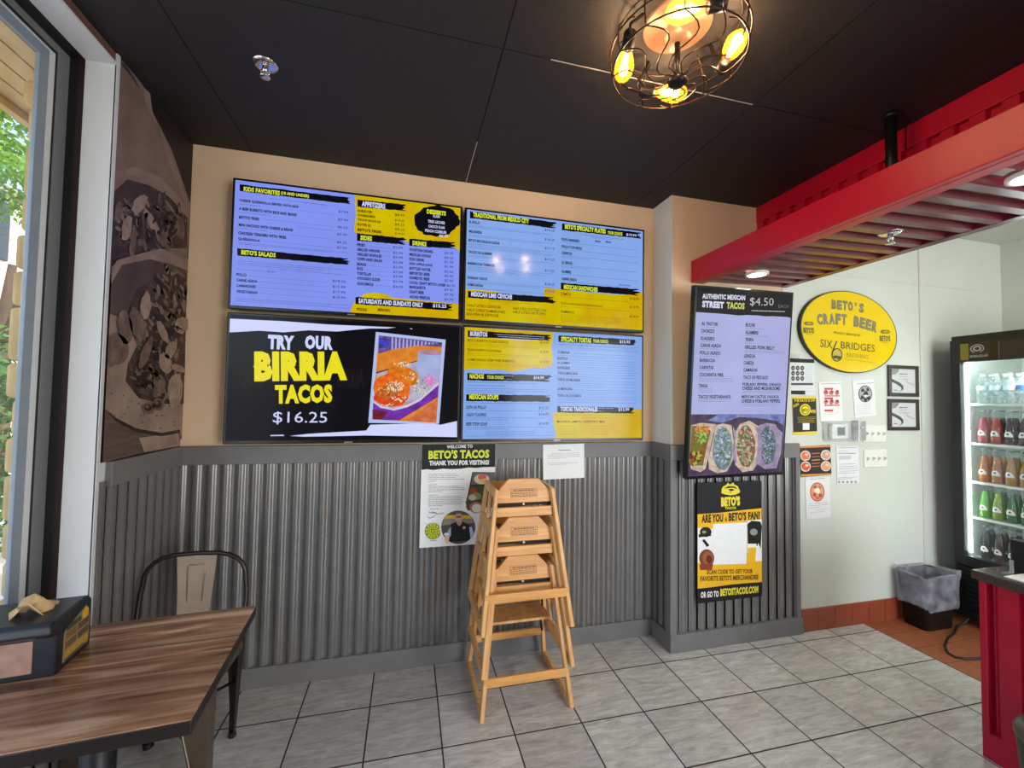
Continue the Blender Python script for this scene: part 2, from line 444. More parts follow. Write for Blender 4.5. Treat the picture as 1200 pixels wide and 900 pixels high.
# white lining of the window reveal
w = MB()
w.box(WX-0.12, JAMB-0.006, 0.42, WX+0.004, JAMB, 2.745, REVEAL)
w.box(WX-0.12, -1.9, 2.735, WX+0.004, JAMB, 2.745, REVEAL)
w.box(WX-0.12, -1.9, 0.42, WX+0.012, JAMB, 0.432, REVEAL)
w.box(WX, JAMB-0.006, 0.0, WX+0.006, JAMB+0.012, H, REVEAL)
struct('trim_2', REVEAL, w)

# corrugated wainscot sheets
def corrugated(mb, a, b, out, z0, z1, pitch=0.066, amp=0.0065, m=None, steps=10):
    a, b, out = Vector(a), Vector(b), Vector(out); L = (b-a).length; d = (b-a)/L; n = max(2, int(L/pitch*steps))
    v = []; f = []
    for i in range(n+1):
        t = L*i/n; x = math.sin(2*PI*t/pitch); k = amp*(max(-1, min(1, 1.5*x))+1)
        p = a+d*t+out*k; v += [(p.x, p.y, z0), (p.x, p.y, z1)]
    for i in range(n): f.append((2*i, 2*i+2, 2*i+3, 2*i+1))
    mb.add(v, f, m, True)
w = MB(); corrugated(w, (WX, WY-0.002, 0), (IX, WY-0.002, 0), (0,-1,0), 0.09, 1.16, m=GREYM)
struct('trim_3', GREYM, w)
w = MB(); corrugated(w, (IX, WY, 0), (IX, PY, 0), (-1,0,0), 0.09, 1.16, amp=.0045, m=GREYM); corrugated(w, (IX, PY, 0), (PR-0.012, PY, 0), (0,-1,0), 0.09, 1.16, amp=.0045, m=GREYM)
w.box(IX-0.0215, PY-0.0215, 0.1, IX+0.02, PY+0.02, 1.137, GREY); w.box(PR-0.03, PY-0.02, 0.1, PR, PY, 1.137, GREY)
struct('trim_4', GREYM, w)
w = MB(); corrugated(w, (WX, JAMB+0.014, 0), (WX, WY, 0), (1,0,0), 0.09, 1.16, m=GREYM); corrugated(w, (WX, FY, 0), (WX, JAMB-0.008, 0), (1,0,0), 0.05, 0.41, m=GREYM)
struct('trim_5', GREYM, w)
# cap rails and baseboards
T = 0.024
w = MB(); w.box(WX, WY-T, 1.138, IX, WY, RZ); struct('trim_6', GREY, w, 0.003)
w = MB(); w.prism([(IX-T,WY-T,1.138),(IX-T,PY-T,1.138),(PR,PY-T,1.138),(PR,PY,1.138),(IX,PY,1.138),(IX,WY-T,1.138)], (0,0,RZ-1.138)); struct('trim_7', GREY, w, 0.003)
w = MB(); w.box(WX, JAMB+0.05, 1.138, WX+T, WY-T, RZ); struct('trim_8', GREY, w, 0.003)
w = MB(); w.box(WX, WY-0.022, 0, IX, WY, 0.104); struct('baseboard_back', GREY, w, 0.003)
w = MB(); w.prism([(IX-.024,WY-.022,0),(IX-.024,PY-.028,0),(PR+.012,PY-.028,0),(PR+.012,PY,0),(IX,PY,0),(IX,WY-.022,0)], (0,0,.104)); struct('baseboard_pillar', GREY, w, 0.003)
w = MB(); w.box(WX, FY, 0, WX+0.022, WY-0.022, 0.104); struct('baseboard_left', GREY, w, 0.003)
QB = mat('quarry_base', '#93452d', 0.4, 0, 0.5, 0.1, 9); GROUT = mat('grout_pale', '#b9a99a', 0.8)
w = MB(); x = PR+0.012; first = True
while x < KX-0.01:
    e = min(KX, x+(0.133 if first else 0.148)); first = False
    w.box(x+0.002, PY-0.012, 0.0, e-0.002, PY, 0.142, QB); x = e
w.box(PR+0.012, PY-0.009, 0, KX, PY, 0.140, GROUT)
struct('baseboard_kitchen', QB, w)
# vertical panel seams and the fixing strip on the white kitchen wall
SEAMW = mat('panel_seam', '#c9c8bb', 0.5)
w = MB(); w.box(3.655, PY-0.006, 0.142, 3.668, PY, H, SEAMW); struct('trim_9', SEAMW, w, 0.002)
w = MB(); w.box(PR+0.01, PY-0.002, 2.385, KX, PY, 2.389, SEAMW); struct('trim_10', SEAMW, w)

# ------------------------------------------------------------------ the left window
ALU = mat('window_aluminium', '#85878a', 0.4, 0.25, 0.5, 0.04, 12)
ALUD = mat('window_dark_aluminium', '#3a3938', 0.4, 0.6)
FSTRIP = mat('frame_strip_black', '#121011', 0.5)  # near-black strips, flush with the jamb and between frame steps
ALUB = mat('window_aluminium_blue', '#8b97a2', 0.35, 0.2, 0.5, 0.05, 12)
BRITE = mat('painted_sunlit_edge', '#d8dcdc', 0.3, 0.2)  # whitish colour paints in the sun glare on this frame step
PANE = glass('window_pane')
win = bpy.data.objects.new('window_1', None); COL.objects.link(win); win['kind'] = 'structure'
win.location = (WX-0.15, 0, 0.42)
def wbox(mb, x0, y0, z0, x1, y1, z1, m): mb.box(x0-(WX-0.15), y0, z0-0.42, x1-(WX-0.15), y1, z1-0.42, m)
wf = MB()
yt, zt = JAMB-0.006, 2.735
def ring(x0, x1, iy, iz, wy, wz, m):
    """one step of the frame profile: jamb at the far side, head along the top, sill along the bottom"""
    y1 = yt-iy; z1 = zt-iz; z0 = 0.432+iz
    wbox(wf, x0, y1-wy, z0, x1, y1, z1, m); wbox(wf, x0, -1.88, z1-wz, x1, y1-wy, z1, m); wbox(wf, x0, -1.88, z0, x1, y1-wy, z0+wz, m)
FSTRIPB = mat('frame_strip_brown', '#2a1613', 0.5)  # dark brown strip, flush with the jamb
ring(WX-0.112, WX-0.092, 0.0, 0.0, 0.002, 0.002, FSTRIPB)
ring(WX-0.138, WX-0.112, 0.0, 0.0, 0.003, 0.003, FSTRIP)
ring(WX-0.160, WX-0.138, 0.0, 0.0, 0.052, 0.028, ALU)
ring(WX-0.160, WX-0.141, 0.052, 0.028, 0.004, 0.006, FSTRIP)
ring(WX-0.160, WX-0.139, 0.056, 0.034, 0.012, 0.010, ALUD)
ring(WX-0.160, WX-0.136, 0.068, 0.044, 0.024, 0.008, BRITE)
ring(WX-0.150, WX-0.137, 0.092, 0.052, 0.038, 0.036, ALUB)
wf.build('frame', None, win, 0.0012)
wg = MB(); wbox(wg, WX-0.149, -1.80, 0.50, WX-0.144, JAMB-0.14, 2.66, PANE); wg.build('pane', None, win)

# ------------------------------------------------------------------ lit menu screens
BLACKP = mat('screen_bezel', '#0b0b0d', 0.25, 0, 0.5)
LAV = emit('screen_lavender', '#7f90ea', 1.0, var=0.05, vscale=2)
BLUE = emit('screen_blue', '#83a5e4', 1.0, var=0.04, vscale=2)
YEL = emit('screen_yellow', '#cdbb00', 1.0, c2='#c9a002', vscale=5)
SBLK = emit('screen_black', '#0a0a12', 1.0)
INK = emit('screen_ink', '#0c0e2c', 1.0)
INKY = emit('screen_ink_on_yellow', '#241c00', 1.0)
FINE = emit('screen_fine_print', '#2c3880', 1.0)
FINEY = emit('screen_fine_print_yellow', '#6a5800', 1.0)
LIME = emit('screen_lime', '#d6e23a', 1.0)
SWH = emit('screen_white', '#ccd2fa', 1.0)
SYEL = emit('screen_bright_yellow', '#e8dc1c', 1.0)
def menu_tv(name, label, x0, x1, z0, z1, bg, group='menu screens on the back wall'):
    s = Sign(name, label, 'menu screen', (x0, WY-0.09, z0), (1,0,0), (0,0,1), x1-x0, z1-z0, group)
    w, h = x1-x0, z1-z0
    MB().box(0, 0.0, 0, w, 0.052, h).build('case', BLACKP, s.root, 0.004)
    MB().box(w*0.3, 0.045, h*0.25, w*0.7, 0.09, h*0.75).build('wall_bracket', mat('bracket', '#26262a', 0.5, 0.6), s.root)
    b = 0.012
    s.rect(b, b*1.4, w-b, h-b, bg, 1); s.cl = (b, b*1.4, w-b, h-b)
    MB().box(w*0.5-0.02, -0.001, 0.003, w*0.5+0.02, 0, 0.009).build('badge', mat('badge_grey', '#8d8d90', 0.4, 0.5), s.root)
    return s

# --- upper left screen
s = menu_tv('menu_screen', 'wide wall screen of kids favorites, salads, sides and drinks, upper left of four', -0.876, 0.287, 1.925, 2.592, LAV)
s.crop(260, 200, 4.138)
s.poly([(645,100),(1200,160),(1200,395),(1130,372),(1000,350),(900,345),(640,300),(650,220)], YEL, 2)
s.poly([(690,598),(740,590),(800,600),(820,615),(1200,650),(1200,745),(620,720),(640,640)], YEL, 2)
s.crop(265, 205, 5.625)
s.brush(90, 85, 815, 172, 47, SBLK, 3); s.text('KIDS FAVORITES', 116, 107, 355, 30, LIME, bold=.04); s.text('(10 AND UNDER)', 362, 135, 547, 27, LIME, bold=.04)
for t, x, y, x1, pr_, px, py in [('CHEESE QUESADILLA SERVED WITH SIDE',88,178,478,'$7.99',740,250),('A BEEF BURRITO WITH RICE AND BEANS',85,232,467,'$7.99',738,303),
        ('BETITO FRIES',85,288,218,'$6.25',735,352),('MINI NACHOS WITH CHEESE & BEANS',83,338,442,'$7.99',732,400),('CHICKEN TENDERS WITH FRIES',80,392,397,'$9.25',730,452),('QUESADILLA',80,432,225,'$7.99',730,487)]:
    s.text(t, x, y, x1, 20, INK); s.text(pr_, px, py, px+66, 17, FINE, bold=.01)
    s.line(x1+20, y+4, px-25, FINE, broken=True, th=.001)
for x, y, x1 in [(285,155,660),(90,192,230),(85,246,300),(82,352,270),(80,446,820),(85,455,700),(80,566,800),(78,578,690),(75,590,640),(350,625,800),(70,622,265),(60,812,812),(62,822,700),(60,832,820)]:
    s.line(x, y, x1, FINE, th=.0014)
s.brush(74, 507, 805, 573, 48, SBLK, 3); s.text("BETO'S SALADS", 100, 525, 327, 32, LIME, bold=.04); s.text('$2.99', 272, 643, 325, 12, FINE, bold=.01)
for t, y, x1, pr_, py in [('POLLO',665,135,'$14.25',708),('CARNE ASADA',702,207,'$15.99',745),('CAMARONES',738,197,'$17.99',780),('VEGETARIAN',777,207,'$14.99',815)]:
    s.text(t, 68, y, x1, 19, INK); s.text(pr_, 702, py, 787, 18, FINE, bold=.012); s.line(x1+10, y+3, 670, FINE, th=.001)
s.crop(380, 230, 6.43)
s.brush(250, 52, 615, 88, 55, SBLK, 3); s.text('APPETIZERS', 282, 76, 460, 40, SWH, bold=.05)
for t, y, x1, pr_, py in [('QUESO DIP',121,360,'$8.99',150),('CHORIQUESO',154,385,'$10.50',190),('TACOS RICOS (3)',188,425,'$8.25',222),('ELOTES (2)',224,350,'$8.25',258),('BETO\'S FRIES',262,432,'$14.25',290)]:
    s.text(t, 250, y, x1, 22, INKY); s.text(pr_, 532, py, 605, 20, INKY, bold=.005)
s.brush(247, 308, 610, 340, 56, SBLK, 3); s.text('SIDES', 272, 330, 360, 36, LIME, bold=.05)
for t, y, x1, pr_, py in [('FRIES',376,306,'$3.99',395),('GRILLED ONIONS',411,418,'$3.99',436),('GRILLED NOPALES',447,432,'$5.99',470),('CHIPS AND SALSA',482,437,'$5.99',508),('BEANS',522,315,'$3.99',544),('RICE',556,290,'$3.99',581),('TORTILLAS',592,353,'$3.99',614),('AVOCADO SLICES',628,420,'$3.99',652),('GUACAMOLE',668,370,'$4.99',692)]:
    s.text(t, 247, y, x1, 23, INK); s.text(pr_, 518, py, 592, 21, FINE, bold=.01); s.line(x1+12, y+2, 500, FINE, th=.001)
s.brush(640, 347, 985, 372, 54, SBLK, 3); s.text('DRINKS', 665, 369, 770, 35, LIME, bold=.05)
for t, y, x1, pr_, py in [('FOUNTAIN DRINKS',413,818,'$3.25',436),('MEXICAN SODAS',449,803,'$4.25',473),('KIDS DRINK',484,755,'$1.99',505),('KIDS APPLE JUICE',520,815,'$1.99',540),('BOTTLED WATER',554,803,'$2.50',577),('IMPORTED BEER',590,797,'$5.99',610),('DOMESTIC BEER',625,795,'$5.50',645),("LOCAL CRAFT BETO'S LAGER",660,915,'$6.99',683),('MARGARITA',694,765,'$9.95',714),('CRAFT BEER',731,752,'$7.75',751),('AGUAS FRESCAS',768,797,'$3.99',787)]:
    s.text(t, 641, y, x1, 23, INK); s.text(pr_, 905 if x1 < 900 else 922, py, 972 if x1 < 900 else 985, 20, FINE, bold=.01)
s.ell(845, 185, 172, 116, SBLK, 3, 44, .06); s.text('DESSERTS', 772, 131, 917, 34, LIME, bold=.05)
for t, x, y, x1 in [('FLAN',820,160,870),('TRES LECHES',780,199,908),('CHOCO FLAN',784,236,906),('PEACH COBBLER',760,268,922)]: s.text(t, x, y, x1, 22, SWH, bold=.03)
s.text('$8.99', 865, 309, 935, 22, SWH, bold=.02)
s.brush(235, 786, 970, 838, 54, SBLK, 3); s.text('SATURDAYS AND SUNDAYS ONLY', 258, 806, 746, 38, SWH, bold=.05); s.text('$15.25', 817, 840, 920, 30, SWH, bold=.03)
s.text('POZOLE', 245, 862, 320, 22, INKY); s.text('MENUDO', 403, 866, 495, 22, INKY)
s.done('lit_menu')

# --- upper right screen
s = menu_tv('menu_screen', 'wall screen of Mexico City dishes and specialty plates, upper right of four', 0.301, 1.453, 1.926, 2.590, BLUE)
s.crop(540, 240, 6.0)
s.poly([(0,590),(200,605),(500,660),(640,650),(720,600),(720,845),(0,810)], YEL, 2)
s.crop(650, 250, 6.427)
s.poly([(-80,560),(60,575),(300,600),(520,615),(720,600),(720,900),(-80,860)], YEL, 2)
s.crop(540, 240, 6.0)
s.brush(64, 70, 665, 145, 48, SBLK, 3); s.text('TRADITIONAL FROM MEXICO CITY', 86, 86, 480, 35, LIME, bold=.05)
for t, x, y, x1, pr_, py, nl in [('EL POLLO',58,130,132,'$18.25',187,2),('MILANESA',58,196,150,'$18.25',253,2),("BETO'S ENCHILADAS SUIZAS",54,258,272,'$17.15',314,4),('TACOS DE ALAMBRE',52,340,218,'$17.25',392,2),('BARBACOA TAMALES',49,420,238,'$17.25',472,4),('DORADA TACOS',46,521,185,'$18.25',567,2),('CHIMICHANGA',44,570,158,'$18.25',616,1)]:
    s.text(t, x, y, x1, 20, INK); s.text(pr_, 590, py, 658, 19, FINE, bold=.01)
    for k in range(nl): s.line(x, y+14+10*k, random.choice((640, 560, 600, 420)) if k else 645, FINE, th=.0014)
s.brush(50, 630, 655, 672, 48, SBLK, 3); s.text('MEXICAN LIME CEVICHE', 72, 644, 360, 34, SWH, bold=.05)
s.line(200, 676, 520, INKY, th=.0014)
for t, x, y, x1 in [('HALF LITRO CEVICHE',46,715,280),('HALF LITRO CAMARONES',44,747,310),('SEA FISH & CEVICHE',40,776,265),('HALF LITRO COCTELES CON',366,737,600),('HALF LITRO DE PULPO',366,762,595)]: s.text(t, x, y, x1, 19, INKY, bold=.01)
s.crop(650, 250, 6.427)
s.brush(55, 102, 648, 168, 50, SBLK, 3); s.text("BETO'S SPECIALTY PLATES", 76, 117, 383, 36, LIME, bold=.05); s.text('YOUR CHOICE', 398, 157, 508, 25, LIME, bold=.04); s.text('$19.99', 538, 172, 615, 22, SWH, bold=.02)
for x, y, x1 in [(190,160,520),(270,180,430)]: s.line(x, y, x1, INK, th=.0015)
s.text('RICE', 306, 217, 343, 14, INK); s.text('BEANS', 384, 222, 424, 14, INK)
for t, y, x1, nl in [('PULPO MARINERO',206,187,1),('POLLO CON MOLE',260,203,1),('CARNITAS',308,130,2),('LA LENGUA',380,134,2),('ALAMBRE',448,122,1),('CARNE ASADA',503,165,1)]:
    s.text(t, 52, y, x1, 22, INK)
    for k in range(nl): s.line(52, y+10+12*k, 620-180*k*2, FINE, th=.0014)
s.brush(46, 548, 630, 596, 52, SBLK, 3); s.text('MEXICAN SANDWICHES', 68, 572, 323, 36, LIME, bold=.05)
s.line(485, 540, 570, INK, th=.004)
for t, y, x1, py, nl in [('CEMITA',616,122,652,1),('TORTA AHOGADA (PUERCO/POLLO)',690,358,715,1),('PAMBAZO',750,148,786,5)]:
    s.text(t, 46, y, x1, 20, INKY, bold=.01); s.text('$14.99', 565, py, 632, 19, INKY, bold=.005)
    for k in range(nl): s.line(46, y+12+12*k, 560-20*k, INKY, th=.0012)
s.done('lit_menu')

# --- lower left screen: the taco advert
s = menu_tv('menu_screen', 'black wall screen advertising birria tacos with a food photo, lower left of four', -0.875, 0.294, 1.247, 1.907, SBLK)
s.crop(260, 360, 4.138)
SHADE = emit('screen_ghost_letters', '#191716', 1.0)
s.poly([(30,55),(300,68),(520,84),(700,92),(845,98),(800,104),(720,103),(640,110),(560,118),(420,112),(300,122),(180,114),(30,122)], SWH, 2)
s.poly([(330,624),(420,614),(560,606),(700,598),(720,570),(860,566),(1000,560),(1060,570),(1140,552),(1140,630),(700,622),(400,628)], SWH, 2)
s.poly([(910,102),(925,104),(920,108)], SWH, 2); s.poly([(235,620),(300,618),(302,624),(236,625)], SWH, 2)
s.text('QUE', 80, 395, 190, 95, SHADE, 2, .03); s.text('BIRRIA', 560, 392, 690, 95, SHADE, 2, .03)
s.text('TRY', 222, 203, 350, 70, SWH, bold=.06); s.text('OUR', 402, 203, 538, 68, SWH, bold=.06)
s.text('BIRRIA', 158, 360, 608, 146, SYEL, bold=.07, y1=354); s.text('TACOS', 258, 470, 536, 94, SYEL, bold=.06, y1=464)
s.text('$16.25', 247, 568, 510, 62, SWH, bold=.0)
s.poly([(150,288),(160,283),(160,292)], SYEL, 4)
# the photo inside its pale border
s.part('lit_advert')
s.crop(420, 380, 6.925)
E1 = lambda n, c, c2=None, vs_=60: emit(n, c, 1.0, c2=c2, vscale=vs_)
s.poly([(142,62),(708,125),(655,808),(80,800)], emit('photo_border', '#aebde8', 1.0), 3)
Q = [(165,90),(680,148),(632,800),(113,772)]
s.poly(Q, E1('photo_table', '#e08a32', '#cc7420', 30), 4)
s.poly([(165,90),(680,148),(676,185),(480,172),(300,200),(160,240)], E1('photo_wall', '#6c5f9c', '#4c3d70', 50), 5)
for i in range(13):
    x = 270+i*30
    s.poly([(x,105+i*4),(x+13,107+i*4),(x+10,205-i*4),(x-3,206-i*4)], emit('photo_stripe', '#a8a6d8', 1.0), 6)
s.poly([(170,110),(262,118),(240,190),(165,195)], E1('photo_dark_blue', '#3b4bd0', '#4a2a70', 40), 6)
s.poly([(150,400),(480,295),(660,330),(655,470),(500,600),(300,680),(130,640)], E1('photo_tray', '#b9b7c8', '#9894b8', 30), 5)
s.poly([(145,390),(490,290),(490,297),(145,400)], emit('photo_dark_line', '#30203a', 1.0), 6)
s.poly([(120,640),(300,690),(500,620),(652,480),(645,590),(480,690),(330,780),(115,772)], E1('photo_purple', '#7a34b8', '#5a2a78', 20), 6)
s.poly([(390,782),(520,690),(640,610),(632,800)], E1('photo_wood', '#d87a48', '#b85c3c', 25), 7)
s.poly([(115,690),(240,710),(190,775),(114,772)], E1('photo_wine', '#7a2430', '#5a1a28', 25), 7)
s.ell(360, 420, 130, 80, E1('photo_taco_b', '#e0881c', '#c85c10', 40), 7, 30, .03, .25)
s.ell(270, 530, 150, 130, E1('photo_taco', '#e87a1a', '#d8521a', 40), 8, 30, .03, .3)
s.ell(250, 610, 130, 55, E1('photo_taco_rim', '#e4521c', '#c03814', 40), 9, 30, .04, .15)
s.ell(250, 540, 95, 60, E1('photo_meat', '#9c4a24', '#c8703a', 70), 10, 26, .12, -.3)
CR = emit('photo_cheese', '#e0d4b0', 1.0); CG = emit('photo_herb', '#5c8c3a', 1.0); CPK = emit('photo_onion', '#e070c0', 1.0)
for cx, cy, rx, ry, n, mm in [(300,500,70,45,70,CR),(210,530,50,40,16,emit('photo_orange_bit','#f0a040',1.0)),(350,320,70,20,20,CR),(410,420,50,35,18,CR),(500,520,60,70,30,CR),(510,510,60,60,12,CG),(590,450,55,50,20,CPK),(330,600,60,30,16,CR),(230,650,60,14,10,CR)]:
    for k in range(n):
        a = random.uniform(0, 2*PI); r = math.sqrt(random.random()); q = random.uniform(4, 10)
        s.ell(cx+rx*r*math.cos(a), cy+ry*r*math.sin(a), q, q*.7, mm, 12+k % 6, 7, .2, a)
s.poly([(130,625),(180,660),(290,684),(400,650),(500,600),(650,470),(652,490),(500,622),(400,672),(290,700),(180,678),(128,640)], emit('photo_tray_rim', '#c8c4e0', 1.0), 19)
s.poly([(484,215),(675,235),(650,470),(600,430),(490,400),(475,330)], E1('photo_cup', '#a8b4dc', '#94a0d0', 8), 11); s.ell(580, 228, 96, 22, E1('photo_cup_top', '#b88a9c', '#a07888', 20), 13, 24, 0, .1)
for i in range(20):
    a = random.uniform(0, 2*PI); q = random.uniform(9, 20); s.ell(590+50*math.cos(a)*random.random(), 455+45*math.sin(a)*random.random(), q, 5, CPK, 20+i % 5, 8, .2, a)
s.done('food_photo')

# --- lower right screen
s = menu_tv('menu_screen', 'wall screen of burritos, nachos, soups and tortas, lower right of four', 0.301, 1.450, 1.248, 1.911, BLUE)
s.crop(535, 375, 6.207)
s.poly([(0,40),(705,90),(690,200),(698,280),(690,340),(600,350),(560,345),(480,362),(400,378),(330,362),(240,360),(130,355),(0,360)], YEL, 2)
s.crop(645, 380, 6.427)
s.poly([(20,665),(200,668),(420,655),(720,640),(720,900),(30,900),(45,830),(25,760)], YEL, 2)
s.crop(535, 375, 6.207)
s.brush(82, 100, 682, 130, 46, SBLK, 3); s.text('BURRITOS', 98, 117, 224, 36, SWH, bold=.05)
for y in (106, 122, 138): s.line(272+30*(y > 110), y, 640-40*(y > 130), SWH, th=.003)
for t, x, y, x1, py in [('BETO\'S BURRITO (YOUR CHOICE)',80,162,375,174),('TIJUANA BURRITO (CALIFORNIA)',78,230,325,243),('CHIMICHANGA (DEEP FRIED BURRITO)',78,302,420,315)]:
    s.text(t, x, y, x1, 24, INKY, bold=.01); s.text('$14.99', 608, py, 670, 20, FINEY, bold=.005)
    for k in range(2): s.line(x, y+12+12*k, 600, FINEY, th=.0013)
s.brush(78, 413, 682, 425, 52, SBLK, 3); s.text('NACHOS', 95, 426, 198, 36, LIME, bold=.05); s.text('YOUR CHOICE', 220, 428, 342, 26, LIME, bold=.04); s.text('$14.99', 560, 433, 635, 26, SWH, bold=.03)
for y in (408, 432): s.line(348, y, 466 if y < 420 else 400, SWH, th=.003)
for x, y, x1 in [(78,452,580),(76,475,350),(76,497,655),(75,512,655),(75,525,420)]: s.line(x, y, x1, INK if y < 480 else FINE, th=.0017)
s.brush(70, 565, 682, 572, 52, SBLK, 3); s.text('MEXICAN SOUPS', 92, 577, 305, 38, LIME, bold=.05)
s.line(75, 603, 640, FINE, th=.002)
for t, y, x1, pr_, py in [('SOPA DE POLLO',646,213,'$12.25',650),('CALDO TLALPENO',700,218,'$14.99',697),('BEEF STEW SOUP',768,222,'$14.99',765)]:
    s.text(t, 70, y, x1, 24, INK, bold=.03); s.text(pr_, 598, py, 670, 22, FINE, bold=.01)
    for k in range(2 if y > 660 else 1): s.line(70, y+12+14*k, 640-260*k, FINE, th=.0016)
for y in (812, 824, 836, 846): s.line(70+70*(y % 3), y, 690-60*(y % 3), FINE, th=.0014)
s.crop(645, 380, 6.427)
s.brush(60, 108, 632, 138, 50, SBLK, 3); s.text('SPECIALTY TORTAS', 80, 130, 306, 38, LIME, bold=.05); s.text('YOUR CHOICE', 320, 138, 433, 26, LIME, bold=.04); s.text('$15.95', 520, 145, 600, 27, SWH, bold=.03)
for y in (150, 165, 180, 192): s.line(210 if y > 155 else 60, y, 660-30*(y % 2), FINE, th=.0015)
for t, y, x1, nl in [('CUBANA',220,145,2),('RUSTICA',268,130,1),('LA JUMBO',303,148,1),('HAWAIANA',338,148,1),('TORTA MEXICANA',378,207,2),('TORTA DE MILANESA',428,226,3),('LA MEXICANA',496,166,2),('TORTA DE COCHINITA',548,232,3)]:
    s.text(t, 52, y, x1, 21, INK, bold=.03); s.line(x1+10, y, 640, FINE, th=.0015)
    for k in range(nl): s.line(52, y+14+13*k, 650-230*(k % 2), FINE, th=.0014)
s.brush(52, 640, 630, 650, 48, SBLK, 3); s.text('TORTAS TRADICIONALES', 75, 656, 355, 36, SWH, bold=.05); s.text('$13.99', 512, 656, 592, 26, SWH, bold=.03)
s.line(360, 634, 475, SWH, th=.004); s.line(365, 656, 405, SWH, th=.004)
s.line(80, 682, 640, FINEY, th=.0013); s.line(240, 702, 480, FINEY, th=.0013)
s.text('MILANESA, JAMON, CARNITAS Y MAS', 50, 746, 408, 22, INKY, bold=.01)
for i in range(4):
    s.line(55, 768+20*i, 190, FINEY, th=.0015); s.line(310, 768+20*i, 430, FINEY, th=.0015)
s.done('lit_menu')

# --- street taco screen leaning off the pillar
roll, tilt = -0.0138, 0.0882; KT = 0.962   # stands clear of the cap rail
U = Vector((math.cos(roll), 0, -math.sin(roll))); V0 = Vector((math.sin(roll), 0, math.cos(roll)))
V = Vector((V0.x, -V0.z*math.sin(tilt), V0.z*math.cos(tilt))); U = Vector((U.x, -U.z*math.sin(tilt), U.z*math.cos(tilt)))
s = Sign('menu_screen', 'tall upright screen of street tacos leaning off the corner pillar', 'menu screen', CAM+(Vector((1.6703, 2.2524, 1.0188))-CAM)*KT, U, V, 0.7302*KT, 1.1785*KT)
w, h = s.w, s.h
MB().box(0, 0, 0, w, 0.034, h).build('case', BLACKP, s.root, 0.003)
MB().box(w*.3, 0.03, h*.5, w*.7, 0.075, h*.8).build('wall_bracket', _m['bracket'], s.root)
s.rect(.014, .02, w-.014, h-.012, emit('taco_screen_lavender', '#a9acdc', 1.0, var=.06, vscale=2), 1); s.cl = (.014, .02, w-.014, h-.012)
s.crop(800, 325, 7.2)
s.poly([(100,60),(945,110),(935,345),(880,335),(760,328),(700,330),(640,322),(540,318),(470,322),(380,312),(250,302),(180,298),(100,292)], emit('taco_screen_black', '#1c1b1a', 1.0), 2)
W2 = emit('taco_white', '#d4d4ea', 1.0)
s.text('AUTHENTIC MEXICAN', 164, 181, 526, 44, W2, bold=.05, y1=195); s.text('STREET', 162, 254, 346, 58, W2, bold=.06, y1=264); s.text('TACOS', 368, 265, 520, 58, emit('taco_yellow', '#c8c870', 1.0), bold=.05, y1=272)
s.text('$4.50', 565, 246, 765, 76, emit('taco_grey_white', '#c0c0c8', 1.0), bold=-.005, y1=250); s.text('EACH', 806, 257, 892, 26, emit('taco_grey', '#77777f', 1.0), bold=0, y1=259)
s.line(580, 284, 860, W2, th=.004, y1=292)
TI = emit('taco_ink', '#16162c', 1.0); TF = emit('taco_fine', '#555878', 1.0)
for t, x, y, x1, nl in [('AL PASTOR',157,404,296,1),('CHORIZO',153,466,266,1),('SUADERO',150,530,267,1),('CARNE ASADA',147,588,322,1),('POLLO ASADO',144,650,316,1),('BARBACOA',142,714,273,1),('CARNITAS',140,774,260,1),('COCHINITA PIBIL',138,836,346,3)]:
    s.text(t, x, y, x1, 31, TI, bold=.03)
    for k in range(nl): s.line(x, y+14+14*k, x1+(80 if nl > 1 else -20), TF, th=.0016)
for t, x, y, x1, nl in [('BUCHE',530,416,608,1),('ALAMBRE',527,479,637,1),('TRIPA',525,540,596,1),('GRILLED PORK BELLY',520,603,773,2),('LENGUA',516,678,610,1),('CABEZA',513,737,600,1),('CAMARON',511,796,626,1),('TACO DE PESCADO',509,858,720,1)]:
    s.text(t, x, y, x1, 31, TI, bold=.03)
    for k in range(nl): s.line(x, y+14+14*k, x1+(80 if nl > 1 or t in ('BUCHE','ALAMBRE') else -10), TF, th=.0016)
s.crop(800, 440, 7.2)
for t, x, y, x1, nl in [('TINGA',134,102,210,3),('TACOS VEGETARIANOS',130,194,403,2),('POBLANO PEPPERS, OAXACA',503,90,828,0),('CHEESE AND MUSHROOMS',500,122,820,2),('MEXICAN CACTUS, OAXACA',496,196,810,0),('CHEESE & POBLANO PEPPERS',494,230,820,2)]:
    s.text(t, x, y, x1, 30, TI, bold=.03)
    for k in range(nl): s.line(x, y+12+14*k, x1+(40 if nl == 3 else -40*k), TF, th=.0016)
